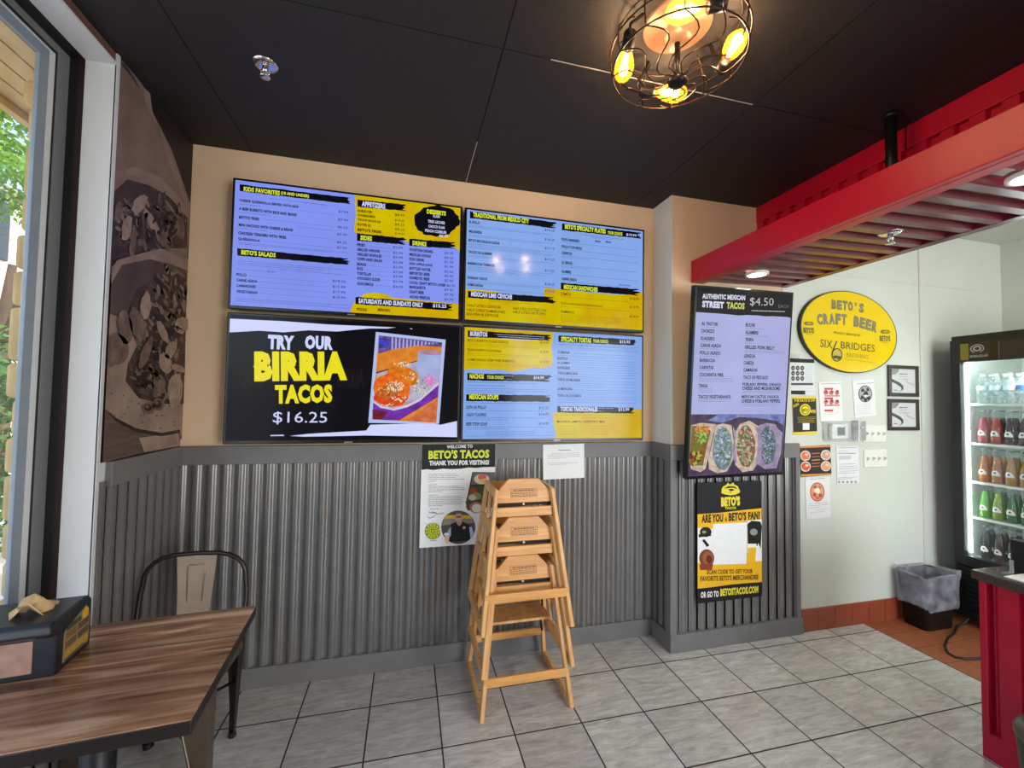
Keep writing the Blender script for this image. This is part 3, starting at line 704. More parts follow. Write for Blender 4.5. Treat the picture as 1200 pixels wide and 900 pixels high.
# photo band of four open tacos
s.part('lit_menu')
s.poly([(40,328),(860,328),(860,850),(28,850)], E1('tphoto_ground', '#5a4a60', '#40334a', 12), 2)
s.poly([(300,330),(860,330),(850,420),(780,380),(640,360),(480,350),(330,400),(210,380)], E1('tphoto_cloth', '#8a92c8', '#5a64a0', 20), 3)
def bits(cx, cy, rx, ry, n, cols, q0, q1, L0):
    for k in range(n):
        a = random.uniform(0, 2*PI); r = math.sqrt(random.random()); q = random.uniform(q0, q1); cc = random.choice(cols)
        s.ell(cx+rx*r*math.cos(a), cy+ry*r*math.sin(a), q, q*random.uniform(.4, .8), emit('bit_'+cc, '#'+cc, 1.0), L0+k % 8, 7, .25, a)
SH = E1('tphoto_shell', '#d8c8b0', '#b09a90', 25); SH2 = E1('tphoto_shell_violet', '#a898b4', '#8a7a98', 25)
s.poly([(70,420),(150,400),(280,410),(250,520),(225,650),(190,790),(150,815),(70,790),(45,720)], SH, 4); s.poly([(75,425),(200,430),(235,470),(200,600),(180,700),(170,760),(60,760),(50,700)], E1('tf1', '#6a7a34', '#8a5030', 30), 5)
bits(170, 450, 70, 40, 90, ['d08a40','c86a40','e0a050'], 5, 11, 6); bits(150, 520, 45, 60, 50, ['5c9a3c','a8c060','78b050'], 7, 16, 7); bits(100, 690, 50, 60, 30, ['6a3020','8a4a28','a8b04a'], 12, 26, 7)
s.poly([(275,420),(340,405),(410,420),(430,560),(420,720),(370,810),(290,825),(220,790),(215,700),(250,560)], SH, 5); s.ell(335, 620, 85, 180, E1('tf2', '#8494a8', '#5a7060', 30), 6, 26, .05); bits(335, 600, 75, 165, 230, ['a8b4cc','8a96c0','7a9c8c','6a8a6c','c8ccdc','9aa0a8','5a6a60'], 5, 15, 8)
s.poly([(480,410),(560,380),(640,430),(665,560),(640,720),(590,800),(500,815),(440,750),(430,600),(440,480)], SH, 7); s.ell(530, 600, 80, 175, E1('tf3', '#5a7a4a', '#8a4a40', 30), 8, 26, .05); bits(525, 600, 70, 160, 230, ['b85a50','d09080','78986c','a8bca8','a84444','8aa074','c8b8a8','5a7048'], 5, 14, 10)
s.poly([(640,420),(700,400),(780,410),(830,500),(820,660),(790,780),(690,790),(620,740),(660,560)], SH2, 7); s.ell(715, 590, 65, 165, E1('tf4', '#4a5a5a', '#6a6a8a', 30), 8, 26, .05); bits(715, 590, 58, 150, 170, ['5a8068','8a90b0','3c5c4a','a8aec8','6a7a80'], 5, 13, 10)
s.poly([(600,420),(640,440),(668,560),(650,700),(600,780),(620,640),(628,520)], SH2, 19); s.poly([(415,430),(440,470),(440,620),(445,740),(415,700),(428,560)], SH2, 19); s.poly([(770,430),(835,480),(820,660),(775,790),(800,640)], SH2, 19)
s.done('taco_photo')
# ------------------------------------------------------------------ printed things on the walls (ordinary reflecting print)
def ink(h, rough=0.55): return mat('print_'+h, '#'+h, rough, 0, 0.35, 0.02, 15)
K, WHT, GYEL = ink('141414'), ink('e9e8e4'), ink('e8c830')
def board(name, label, cat, x0, x1, z0, z1, y, face, th=0.004, group=None, part='backing'):
    s = Sign(name, label, cat, (x0, y, z0), (1,0,0), (0,0,1), x1-x0, z1-z0, group)
    MB().box(0, 0, 0, s.w, th, s.h).build(part, face, s.root)
    s.cl = (0.001, 0.001, s.w-0.001, s.h-0.001)
    return s
def flyer(name, label, px, y, face, th=0.0012, group=None, cat='paper'):
    """sheet taped flat to the wall with corners TL, TR, BR, BL given where the photo shows them"""
    TL, TR, BR, BL = [ony(a, b, y) for a, b in px]
    U = (BR-BL+TR-TL); U.normalize(); V = (TL-BL+TR-BR); V = (V-U*V.dot(U)).normalized()
    w = ((BR-BL).length+(TR-TL).length)/2; h = ((TL-BL).length+(TR-BR).length)/2
    c = (TL+TR+BR+BL)/4; O = c-U*(w/2)-V*(h/2)
    s = Sign(name, label, cat, O, U, V, w, h, group)
    MB().box(0, 0, 0, w, th, h).build('sheet', face, s.root)
    s.cl = (0.0008, 0.0008, w-0.0008, h-0.0008)
    return s

# --- sepia taco mural on the left wall
s = Sign('wall_mural', 'sepia taco photo mural on the left wall beside the window', 'mural', (WX+0.004, JAMB+0.012, RZ), (0,1,0), (0,0,1), WY-JAMB-0.012, H-0.002-RZ)
def sepia(n, a, b, sc, st=(1,1,1)):
    m = mat('mural_'+n, a, 0.6, 0, 0.3)
    nt = m.node_tree; rp = [x for x in nt.nodes if x.type == 'VALTORGB'][0]; tx = [x for x in nt.nodes if x.type == 'TEX_NOISE'][0]
    rp.color_ramp.elements[0].color = lin(b); rp.color_ramp.elements[1].color = lin(a); tx.inputs['Scale'].default_value = sc; tx.inputs['Detail'].default_value = 6
    [x for x in nt.nodes if x.type == 'MAPPING'][0].inputs['Scale'].default_value = st
    return m
MD = sepia('dark', '#3a2a27', '#20161a', 16); MT = sepia('tortilla', '#9a8275', '#7d675c', 7); MT2 = sepia('tortilla_pale', '#a58d7e', '#7c665b', 5)
MF = sepia('filling', '#54403a', '#2c201f', 18); MM = sepia('meat', '#80695d', '#56423b', 22); MC = sepia('chunk', '#a89080', '#86705f', 22); MB_ = sepia('board', '#6f5a50', '#54423b', 10, (1, 8, 8)); MBK = sepia('backdrop', '#2c2524', '#221c1c', 3)
MS = [sepia('shred_%d' % i, c, d, 30) for i, (c, d) in enumerate([('#46352f','#33251f'), ('#5e4a42','#463630'), ('#77625a','#5e4c44'), ('#8f7a6e','#75625a')])]
MB().box(0, 0, 0, s.w, 0.003, s.h).build('backing', MBK, s.root)
s.cl = (0.001, 0.001, s.w-0.001, s.h-0.001)
def shreds(cx, cy, rx, ry, n, ang, L0, ln=(9, 26), wd=(2.5, 6), tones=MS):
    for k in range(n):
        a = random.uniform(0, 2*PI); r = math.sqrt(random.random())
        s.ell(cx+rx*r*math.cos(a), cy+ry*r*math.sin(a), random.uniform(*ln), random.uniform(*wd), random.choice(tones), L0+k % 5, 9, .22, ang+random.gauss(0, .5))
s.crop(100, 60, 3.464)
s.poly([(128,40),(150,25),(175,45),(215,110),(240,150),(262,160),(270,240),(310,320),(350,400),(395,530),(425,620),(410,880),(80,900),(90,560)], sepia('rear_tortilla', '#8f786b', '#705b51', 5), 1)
s.poly([(235,150),(262,160),(272,250),(300,310),(270,270),(240,200)], sepia('crumb', '#a08a7c', '#7d685d', 12), 2)
s.poly([(135,40),(160,50),(205,120),(222,160),(190,110)], sepia('gap', '#4a3a35', '#33282a', 8), 2)
for pts in ([(300,300),(345,400),(392,540),(420,620),(412,640),(372,540),(322,410)], [(110,480),(200,470),(300,510),(380,590),(420,660),(415,690),(360,610),(280,540),(190,500),(108,515)]): s.poly(pts, MT, 3)
s.poly([(100,560),(170,520),(260,545),(340,590),(415,680),(412,800),(330,800),(220,830),(90,870)], MF, 2)
shreds(260, 700, 145, 110, 120, 1.2, 4, (10, 34), (4, 10))
for x, y, rx, ry, r in [(215,620,26,46,.5),(165,720,20,52,.15),(330,740,26,34,.4),(190,775,13,60,.1),(265,690,16,60,-.5),(130,650,14,44,.1),(380,720,22,44,-.2)]: s.ell(x, y, rx, ry, MC if x % 2 else MM, 9, 14, .16, r)
shreds(300, 700, 90, 80, 26, 1.4, 9, (8, 22), (4, 9), [MD])
s.poly([(80,870),(120,850),(200,825),(300,800),(410,845),(410,900),(80,930)], MT, 16)
# front tortilla with its filling
s.crop(0, 300, 3.0)
s.poly([(345,60),(400,15),(450,0),(560,-6),(655,10),(655,640),(560,625),(470,610),(400,570),(345,540)], MT2, 20)
s.poly([(370,90),(420,30),(520,10),(600,30),(650,50),(645,420),(600,400),(470,300),(420,220),(372,200)], sepia('shadowed_tortilla', '#5f4c45', '#45352f', 6), 21)
s.poly([(470,120),(560,60),(650,60),(645,520),(560,520),(480,500),(432,440),(440,380),(480,300),(440,200)], MF, 22)
shreds(560, 300, 85, 200, 150, 1.3, 23, (8, 24), (3, 8)); shreds(500, 420, 60, 60, 40, .6, 24, (8, 22), (4, 9), MS[:3])
shreds(590, 130, 55, 90, 50, 1.4, 24, (8, 26), (3, 7), [MD, MS[2], MS[3]])
shreds(540, 330, 70, 120, 24, 1.2, 27, (8, 24), (5, 12), [MD]); shreds(490, 420, 45, 40, 16, .3, 27, (8, 22), (5, 10), [MD])
for x, y, rx, ry, r, mm in [(500,175,20,46,0.05,MC),(470,240,26,62,-.25,MM),(425,250,26,62,-.15,MM),(395,330,42,60,.2,MM),(560,265,13,42,-.4,MC),(590,330,18,34,.45,MC),(570,375,22,36,-.3,MC),(630,240,26,26,.5,MC),(605,470,27,62,.05,MC),(548,465,18,36,.5,MM),(500,340,16,58,.35,MM),(620,260,20,10,.6,MC),(615,395,26,12,.3,MC)]: s.ell(x, y, rx, ry, mm, 32, 18, .10, r)
for x, y in [(510,535),(545,522)]: s.ell(x, y, 22, 22, MM, 33, 14, .05); s.ell(x-3, y-2, 14, 13, MD, 34, 12, .05); s.ell(x-6, y-5, 7, 6, MM, 35, 9, .1)
for k in range(26): s.ell(random.uniform(370, 620), random.uniform(560, 612) if k % 2 else random.uniform(480, 560), random.uniform(2, 5), 2, MS[0], 21, 7, .2, random.uniform(0, 3))
s.poly([(345,540),(400,575),(470,612),(560,628),(625,618),(640,640),(610,660),(500,690),(340,730)], MB_, 21)
s.poly([(480,640),(620,620),(625,668),(500,690)], sepia('paper', '#a8917f', '#94796a', 8), 22); s.poly([(545,640),(608,625),(618,660),(560,675)], MT2, 23)
s.poly([(345,540),(400,570),(470,606),(560,622),(625,610),(625,622),(560,634),(465,619),(395,580)], MD, 24)
s.done('picture')
# worn white paint on the edge of the reveal
# --- welcome poster
s = board('wall_poster', 'welcome poster with yellow lettering behind the stacked high chairs', 'poster', 0.092, 0.517, 0.655, 1.232, WY-0.03, WHT)
s.crop(484, 512, 6.767)
OFF = ink('e2e1d8'); PG = ink('6d6c6a')
s.poly([(68,55),(660,45),(655,238),(560,240),(500,246),(440,243),(380,252),(300,256),(240,252),(160,262),(110,256),(64,262)], K, 1)
PY2 = ink('d9dc3c'); PW = ink('e6e6e2')
s.text('WELCOME TO', 268, 92, 473, 26, PW, bold=.03, y1=86); s.text("BETO'S TACOS", 122, 178, 604, 72, PY2, bold=.05, y1=167); s.text('THANK YOU FOR VISITING!', 128, 228, 602, 40, PW, bold=.05, y1=220)
for y, x1 in [(297,350),(312,362),(325,340),(338,408),(355,180),(382,190),(396,370),(408,405),(422,412),(436,230),(465,195),(476,385),(488,405),(500,388),(512,405),(524,400),(536,390),(549,230)]: s.line(122, y, x1, PG, th=.0025, y1=y-3)
s.line(135, 574, 203, PG, th=.003)
for pts in ([(122,590),(135,600),(160,592),(185,605),(170,625),(140,640),(118,635),(120,615)], [(150,605),(165,598),(185,600),(200,612),(215,600),(225,612),(240,595),(246,612)]):
    for a, b in zip(pts, pts[1:]): s.poly([a, b, (b[0], b[1]+4), (a[0], a[1]+4)], K, 3)
PYG = ink('ccd428')
s.ell(157, 747, 64, 66, K, 2); s.ell(157, 747, 59, 61, PYG, 3); s.ell(157, 747, 42, 44, K, 4); s.ell(157, 747, 39, 41, PYG, 5); s.ell(157, 747, 16, 17, K, 6); s.ell(157, 747, 10, 11, PYG, 7)
for i in range(12):
    a = i*PI/6; s.ell(157+50*math.cos(a), 747+51*math.sin(a), 7, 4, K, 6, 8, .2, a+PI/2); s.ell(157+28*math.cos(a), 747+29*math.sin(a), 6, 4, K, 6, 8, .3, a)
s.line(132, 826, 182, K, th=.003)
for y in (690, 770, 440): s.line(66, y, 200, ink('c9c9c2'), th=.0015, broken=False)
# strip of food photos
s.part('print')
FD = ink('3a322c'); s.poly([(470,278),(655,280),(655,560),(420,560),(430,470)], FD, 1)
s.poly([(478,285),(652,285),(650,378),(462,378)], ink('6a665e'), 2); s.ell(545, 335, 60, 40, ink('d8c8a0'), 3); s.ell(548, 318, 34, 24, ink('c8644a'), 4); s.ell(560, 345, 30, 14, ink('d9b070'), 5)
s.poly([(458,388),(655,388),(650,500),(420,500)], ink('4a5236'), 2); s.ell(480, 425, 28, 20, ink('b83a30'), 4); s.ell(500, 470, 40, 30, ink('7a8a58'), 3); s.ell(470, 480, 30, 24, ink('c8b8a0'), 4)
s.poly([(415,508),(600,505),(560,600),(430,580)], ink('3f4a34'), 2); s.ell(500, 560, 52, 46, ink('b06a68'), 3); s.ell(505, 565, 40, 34, ink('d6d2c4'), 4)
# round portrait: a person in a dark vest holding a cup
s.part('food_photos')
s.ell(358, 716, 148, 144, WHT, 5); s.ell(358, 716, 136, 133, ink('5a4a40'), 6)
cx, cy, R0 = 358, 716, 133
def inc(pts): 
    out = []
    for x, y in pts:
        d = math.hypot(x-cx, y-cy); k = min(1, R0/d) if d else 1; out.append((cx+(x-cx)*k, cy+(y-cy)*k))
    return out
s.poly(inc([(250,600),(470,600),(490,640),(230,650)]), ink('cfae2c'), 7); s.poly(inc([(235,640),(490,635),(492,680),(226,700)]), ink('8a8078'), 8)
s.poly(inc([(300,690),(340,672),(400,672),(450,700),(480,790),(470,860),(280,860),(270,800)]), ink('15181e'), 9)
s.poly(inc([(445,715),(465,710),(488,770),(478,820),(455,800)]), ink('b4c6da'), 10); s.poly(inc([(300,710),(285,730),(255,790),(265,820),(300,780)]), ink('a8b4c2'), 10)
s.poly([(345,640),(390,640),(385,690),(365,705),(345,685)], ink('b88a74'), 10); s.ell(362, 632, 30, 42, ink('c29a86'), 11); s.poly([(330,625),(332,600),(350,588),(378,590),(395,612),(394,630),(380,606),(345,606)], ink('6a5648'), 12); s.poly([(342,628),(382,626),(382,636),(342,638)], ink('3a3030'), 12)
s.ell(268, 800, 18, 40, ink('d8b8a4'), 12); s.ell(265, 770, 20, 12, WHT, 13); s.ell(404, 718, 12, 12, ink('b8b070'), 12)
s.done('portrait_photo')
# --- plain notice under the right hand screens
s = flyer('paper_notice', 'small white typed notice hanging below the right-hand wall screens', ((637,521.5),(684.5,519.5),(685,560),(636,562)), WY-0.028, WHT)
s.crop(480, 510, 5.454)
s.line(950, 98, 1030, ink('55555a'), th=.004, y1=97)
for y, x0, x1 in [(118,905,1085),(128,885,1090),(138,885,1090),(150,885,1000),(180,880,1080),(190,890,1000)]: s.line(x0, y, x1, ink('77777a'), th=.0018, y1=y-4)
s.done()
# --- shop fan poster on the pillar
s = board('wall_poster', 'black and yellow fan merchandise poster on the pillar below the taco screen', 'poster', 1.734, 2.208, 0.277, 0.998, PY-0.032, K, 0.006)
s.crop(795, 550, 4.09)
OY = ink('e9b21c'); BY = ink('e6d23a')
s.poly([(92,215),(200,208),(300,196),(400,186),(400,540),(330,545),(250,552),(160,565),(92,572)], OY, 1)
s.poly([(92,280),(165,285),(165,450),(92,448)], WHT, 2); s.poly([(330,245),(400,240),(400,440),(360,440),(330,400)], WHT, 2)
s.poly([(165,262),(328,254),(326,452),(165,458)], WHT, 3)
# yellow emblem: a hat shaped taco over the name
s.poly([(206,98),(212,84),(232,72),(262,70),(284,80),(292,98),(286,106),(270,110),(210,108)], BY, 2); s.poly([(216,92),(240,80),(270,82),(284,96),(262,88),(240,90)], K, 3)
s.poly([(204,104),(250,112),(296,100),(292,112),(270,122),(248,124),(222,120),(206,114)], BY, 4); s.poly([(235,96),(258,92),(268,100),(250,104)], K, 5); s.poly([(230,74),(236,62),(244,72)], BY, 3); s.poly([(252,70),(262,60),(268,74)], BY, 3)
s.text('BETO\'S', 204, 180, 295, 48, BY, bold=.07, y1=174); s.text('TACOS', 222, 192, 275, 12, BY, bold=.03, y1=190)
s.text('ARE YOU', 110, 258, 214, 42, ink('3a2a10'), bold=.05, y1=252); s.text('A', 222, 250, 233, 22, ink('3a2a10'), y1=249); s.text("BETO'S FAN?", 240, 249, 392, 42, ink('3a2a10'), bold=.05, y1=240)
s.ell(130, 300, 28, 24, K, 4); s.poly([(98,310),(150,306),(158,318),(96,326)], K, 5); s.ell(122, 300, 10, 7, ink('9a9a50'), 6)
s.poly([(112,340),(124,334),(148,364),(136,372)], K, 4)
s.poly([(330,262),(350,246),(392,250),(400,270),(394,380),(382,352),(378,366),(332,366)], K, 4); s.ell(360, 300, 18, 16, ink('8d8d88'), 5)
s.poly([(332,372),(372,372),(366,452),(336,452)], OY, 4); s.poly([(328,356),(374,356),(372,374),(332,376)], ink('f0ead0'), 5)
s.ell(135, 425, 36, 42, ink('7a3a20'), 4); s.ell(140, 425, 26, 32, ink('9c5a30'), 5); s.ell(146, 430, 14, 20, ink('5a2a1a'), 6); s.poly([(100,455),(165,450),(160,480),(104,482)], ink('8a3a20'), 6)
s.text('SCAN CODE TO GET YOUR', 135, 503, 355, 22, ink('5a3a10'), bold=.03, y1=498); s.text("FAVORITE BETO'S MERCHANDISE", 104, 537, 382, 26, ink('5a3a10'), bold=.03, y1=528)
s.poly([(92,572),(160,565),(250,552),(330,545),(400,540),(400,620),(92,640)], K, 3)
s.text('OR GO TO', 106, 617, 192, 30, PW, bold=.04, y1=611); s.text('BETOSTACOS.COM', 200, 608, 382, 36, BY, bold=.05, y1=592)
s.done()
# --- oval beer sign
cx_, cz_, ra, rb = 2.966, 1.9945, 0.432, 0.283
rootO = Sign('oval_sign', 'large yellow oval craft beer sign on the white kitchen wall', 'sign', (cx_-ra, PY-0.026, cz_-rb), (1,0,0), (0,0,1), 2*ra, 2*rb)
s = rootO
# the oval hangs a little askew
al = -0.07
def oval(k0, y0, y1, m, nm):
    n = 56; b = MB()
    p = [(ra+ra*k0*math.cos(2*PI*i/n)*math.cos(al)-rb*k0*math.sin(2*PI*i/n)*math.sin(al), y0, rb+ra*k0*math.cos(2*PI*i/n)*math.sin(al)+rb*k0*math.sin(2*PI*i/n)*math.cos(al)) for i in range(n)]
    b.prism(p, (0, y1-y0, 0), m); b.build(nm, m, s.root)
oval(1.0, 0.001, 0.024, ink('3a3630'), 'rim'); oval(0.978, 0.0, 0.02, ink('e6c500', 0.3), 'face')
s.crop(925, 330, 7.826)
OG = ink('7f7b66'); OK = ink('3f3c2c')
for mm, d, L in ((OK, 3, 2), (OG, 0, 4)):
    def put(t, pts, h): 
        n = len(t)
        for i, ch in enumerate(t):
            if ch == ' ': continue
            if ch == "'":
                q = pts((i+.3)/n); q1 = pts((i+.55)/n); s.text(ch, q[0]+d, q[1]+d-h*.62, q1[0]+d, h*.36, mm, L, .05, q1[1]+d-h*.62); continue
            q = pts(i/n); q1 = pts((i+0.86)/n); s.text(ch, q[0]+d, q[1]+d, q1[0]+d, h, mm, L, .05, q1[1]+d)
    put("BETO'S", lambda t: (386+300*t, 248+22*t+18*t*t), 84)
    put('CRAFT BEER', lambda t: (258+545*t, 404-60*t*1.0+135*t*t-8), 98)
s.text('PROUDLY BREWED BY', 405, 476, 652, 20, OK, bold=.0, y1=506)
s.text('SIX', 282, 600, 392, 74, OK, bold=.0, y1=616); s.text('BRIDGES', 470, 614, 782, 66, OK, bold=.0, y1=646)
s.poly([(428,545),(440,545),(402,640),(390,660),(386,650)], OK, 4); s.ell(435, 672, 51, 62, OK, 4); s.ell(435, 672, 41, 52, ink('b9a948'), 5); s.poly([(396,684),(420,676),(450,682),(474,688),(466,706),(440,720),(436,700),(424,706),(404,704)], OK, 6)
s.text('BREWING', 520, 690, 722, 38, ink('a08f2a'), bold=0, y1=712); s.line(495, 712, 770, ink('8a7c30'), th=.003, y1=744)
for x, y in ((177,430),(877,505)):
    s.poly([(x-46,y-48),(x-30,y-62),(x+30,y-62),(x+48,y-44),(x+30,y-28),(x-30,y-30)], ink('6e6530'), 3); s.poly([(x-30,y-48),(x+20,y-52),(x+34,y-44),(x,y-38)], ink('c9ae10'), 4)
    s.text("BETO'S", x-50, y+42, x+48, 54, ink('6e6530'), bold=.05, y1=y+46); s.line(x-25, y+54, x+25, ink('6e6530'), th=.003)
s.done('lettering')

# --- sheets on the kitchen wall
yk = PY-0.0035
def lines(s, rows, m, th=.0018):
    for x0, y, x1 in rows: s.line(x0, y, x1, m, th=th)
s = flyer('paper_notice', 'white notice with nine black round symbols under the oval sign', ((925.5,419.5),(954.5,421),(955,463),(926,462)), yk-.001, ink('d8dcd8'))
s.crop(920, 400, 4.09); s.poly([(20,80),(140,84),(140,104),(20,100)], K, 1)
for i in range(3):
    for j in range(3): s.ell(38+22*i, 128+25*j, 9, 11, ink('2a2a2c'), 2, 16); s.ell(38+22*i, 128+25*j, 4, 5, ink('9a9a98'), 3, 8)
lines(s, [(98,120+9*k,130) for k in range(9)], ink('9aa4a4')); s.poly([(28,200),(134,200),(134,210),(28,210)], ink('444444'), 2); s.poly([(28,236),(96,236),(96,256),(28,256)], K, 2); lines(s, [(98,225,135),(98,240,135)], ink('9aa4a4')); s.done()
s = flyer('paper_flyer', 'black and yellow hiring flyer taped left of the red and white notice', ((928.5,464.5),(954,465),(960,508),(929.5,510)), yk-.002, GYEL)
s.crop(920, 400, 4.09)
s.poly([(34,275),(152,275),(162,430),(40,436)], ink('2a2822'), 1); s.text('THE RACE IS ON', 42, 290, 142, 12, GYEL, bold=.03); s.text('WIN', 40, 320, 66, 14, GYEL, bold=.03, y1=306)
s.ell(96, 328, 26, 28, ink('e8d220'), 2); s.ell(96, 328, 20, 22, ink('2a2822'), 3); s.ell(96, 328, 17, 19, ink('e8d220'), 4); s.text('BETO', 82, 338, 110, 14, ink('2a2822'), 5, .04); s.text('WIN', 120, 345, 146, 18, GYEL, 3, .04)
lines(s, [(58,366,146),(60,374,146),(64,382,140),(60,390,144)], GYEL, .0022); s.poly([(84,392),(116,392),(116,424),(84,424)], WHT, 3); s.done()
s = flyer('paper_notice', 'white notice with red pictures beside the black and yellow flyer', ((960,447.5),(985.5,447),(988,492.5),(961,494)), yk, ink('e6e3dc'))
s.crop(920, 400, 4.09); RD = ink('c04a4a')
lines(s, [(172,205,265)], RD, .003)
for y in (228, 274, 332): s.poly([(188,y-5),(230,y-5),(230,y+4),(188,y+4)], RD, 2)
for y in (245, 290):
    for x in (195, 222, 248): s.ell(x, y, 11, 12, ink('c86a64'), 2, 12, .2); s.ell(x+2, y-4, 5, 5, ink('7a2a2a'), 3, 8)
    s.poly([(188,y+14),(262,y+14),(262,y+19),(188,y+19)], RD, 2)
lines(s, [(185,345,262),(185,312,230),(190,352,250)], ink('c89a96')); s.done()
s = flyer('paper_notice', 'white notice in a clear sleeve with a round black emblem below the oval sign', ((1000,446),(1025,444.5),(1026,487),(1001,489.5)), yk, ink('e2e2de'))
s.crop(920, 400, 4.09); s.ell(384, 252, 33, 40, ink('2e2e2e'), 1); s.ell(384, 252, 29, 36, ink('a9a9a6'), 2)
for x, y, q in [(372,235,9),(395,232,8),(384,252,12),(370,268,9),(398,270,9),(384,280,8)]: s.ell(x, y, q, q, ink('2e2e2e'), 3, 10, .3)
s.ell(386, 262, 12, 6, ink('d8d8d4'), 4, 10, .2)
lines(s, [(345,205,425)], ink('55555a'), .003); lines(s, [(342,305+9*k,410) for k in range(6)], ink('a0a09c')); s.done()
s = flyer('paper_flyer', 'dark food flyer with four dishes beside the pillar end', ((937,523),(973,521.5),(974.5,556),(939,559.5)), yk-.001, ink('2c2622'))
s.crop(920, 400, 4.09); OR = ink('d88a3c')
s.poly([(68,500),(216,494),(216,506),(68,512)], OR, 1); s.poly([(76,638),(222,632),(222,642),(76,648)], OR, 1)
for x, y, c in [(97,548,'d8704c'),(98,600,'c85a3c'),(195,545,'c89a80'),(195,598,'d89a78')]: s.ell(x, y, 25, 25, ink('d9cabc'), 2, 18); s.ell(x, y, 20, 20, ink(c), 3, 14, .1); s.ell(x+5, y-5, 8, 7, ink('e8c0a0'), 4, 10, .2)
for y, c in [(540,'d8803c'),(556,'c86a4c'),(572,'e0b050'),(588,'d8803c'),(602,'c86a4c')]: s.line(128, y, 166, ink(c), th=.006)
s.done()
s = flyer('paper_notice', 'white typed form taped below the thermostat guard', ((980,523.5),(1006,522),(1007,566),(981,566.5)), yk, ink('dfdfdd'))
s.crop(920, 400, 4.09); T5 = ink('6a6a6e')
lines(s, [(252,512,345)], T5, .003); s.poly([(252,535),(340,535),(340,538),(252,538)], T5, 2); s.poly([(258,548),(316,546),(316,566),(258,568)], ink('c4c4c2'), 1)
lines(s, [(250,528,300),(262,590,338),(258,602,350),(258,612,345),(262,624,350),(252,634,340),(250,655,348),(250,662,320)], T5, .0024)
for k in range(5): s.ell(258+20*k, 674, 6, 6, ink('88888a'), 2, 8)
s.done()
s = flyer('paper_notice', 'white sleeve notice with a round orange emblem, lowest on the kitchen wall', ((943,561),(972.5,559),(973.5,606),(945.5,608.5)), yk, ink('dedcd8'))
s.crop(920, 400, 4.09); s.ell(154, 722, 35, 46, ink('c05a3c'), 1); s.ell(154, 722, 30, 40, ink('d89a7c'), 2)
for x, y, q, c in [(154,715,14,'e8e0c0'),(140,735,9,'b84a30'),(168,738,9,'b84a30'),(154,750,9,'c86a44'),(142,698,8,'a84a34'),(166,698,8,'c8743c')]: s.ell(x, y, q, q, ink(c), 3, 10, .25)
lines(s, [(118,662,192)], ink('77777a'), .003); lines(s, [(112,780,205),(112,790,210),(112,800,170)], ink('8a8a8c'), .0024); lines(s, [(150,808,210),(120,822,190)], ink('c88078'), .0024); s.done()
# clear tape over the notice with round symbols
t = tag(MB().box(0, -0.0005, 0, 0.075, 0, 0.03).build('clear_tape', film('tape_film', '#e8e8e4', 0.5), None), 'strip of clear tape at the left edge of the oval sign', 'tape')
t.location = ony(926.5, 419.5, PY-0.004)
# framed certificates
def cert(px, label):
    TL, TR, BR, BL = [ony(a, b, PY-0.016) for a, b in px]
    x0, x1, z0, z1 = (TL.x+BL.x)/2, (TR.x+BR.x)/2, (BL.z+BR.z)/2, (TL.z+TR.z)/2
    s = Sign('framed_certificate', label, 'framed certificate', (x0, PY-0.016, z0), (1,0,0), (0,0,1), x1-x0, z1-z0, 'certificates beside the beer sign')
    w, h, b = s.w, s.h, 0.026; fr = MB()
    fr.box(0,0,0,w,.014,b).box(0,0,h-b,w,.014,h).box(0,0,b,b,.014,h-b).box(w-b,0,b,w,.014,h-b); fr.build('frame', mat('frame_dark_wood', '#3c322c', 0.4, 0, .5, .1, 30), s.root, .002)
    MB().box(b, .008, b, w-b, .013, h-b).build('certificate', ink('c9c9c6', 0.25), s.root)
    s.cl = (b+.001, b+.001, w-b-.001, h-b-.001); ox, oy = px[0]
    # printed swirls lie on the sheet inside the frame
    s.P = lambda u, v, L: (u, 0.008-0.0004*L, v)
    g1, g2 = ink('4a4a4a'), ink('8a8a88')
    s.crop(ox-0, oy, 1.0)
    s.poly([(4,16),(8,18),(14,21),(18,25),(18,29),(12,33),(16,29),(15,26),(9,22),(4,20)], g1, 2); s.poly([(4,4),(13,4),(12,8),(9,11),(4,12)], g2, 2); s.poly([(18,14),(24,20),(31,23),(31,25),(23,22)], ink('aaaaa8'), 1)
    for k, (a, b_) in enumerate([(13,23),(13,22),(13,26)]): s.line(a, 11+3*k, b_, g1 if k == 0 else g2, th=.006 if k == 0 else .003)
    s.line(7, 30, 11, g1, th=.005); s.done('printing')
cert(((1042,427.5),(1077,429),(1077.5,466),(1042.5,463.5)), 'dark framed certificate, upper of two right of the oval sign')
cert(((1042,467),(1077.5,468.5),(1078,505.5),(1042.5,503.5)), 'dark framed certificate, lower of two above the switch plates')
# thermostat in a clear guard
a, b = ony(963, 517, PY), ony(1006, 494, PY)
t = thing('thermostat', 'white thermostat under a clear plastic guard between the notices', 'thermostat', ((a.x+b.x)/2, PY, a.z))
w, h = b.x-a.x, b.z-a.z
MB().box(-w*.33, -.03, h*.12, w*.1, 0, h*.88).build('body', mat('thermostat_white', '#d9dad4', .4), t, .004)
MB().box(-w*.20, -.032, h*.3, w*.0, -.029, h*.72).build('display', mat('thermostat_display', '#4f5a55', .2), t)
g_ = MB(); g_.box(-w*.5, -.055, 0, w*.36, 0, h); g_.build('guard', film('guard_clear', '#e4e6e4', .22, .1), t, .006)
g_ = MB(); g_.box(w*.30, -.05, h*.05, w*.5, -.006, h*1.06); g_.lathe([(.012,0),(.012,.006),(.006,.008)], 14, None, Matrix.Translation((w*.4, -.05, h*.7)) @ Matrix.Rotation(PI/2, 4, 'X')); g_.build('lock', mat('lock_steel', '#b9bab6', .3, .5), t, .004)
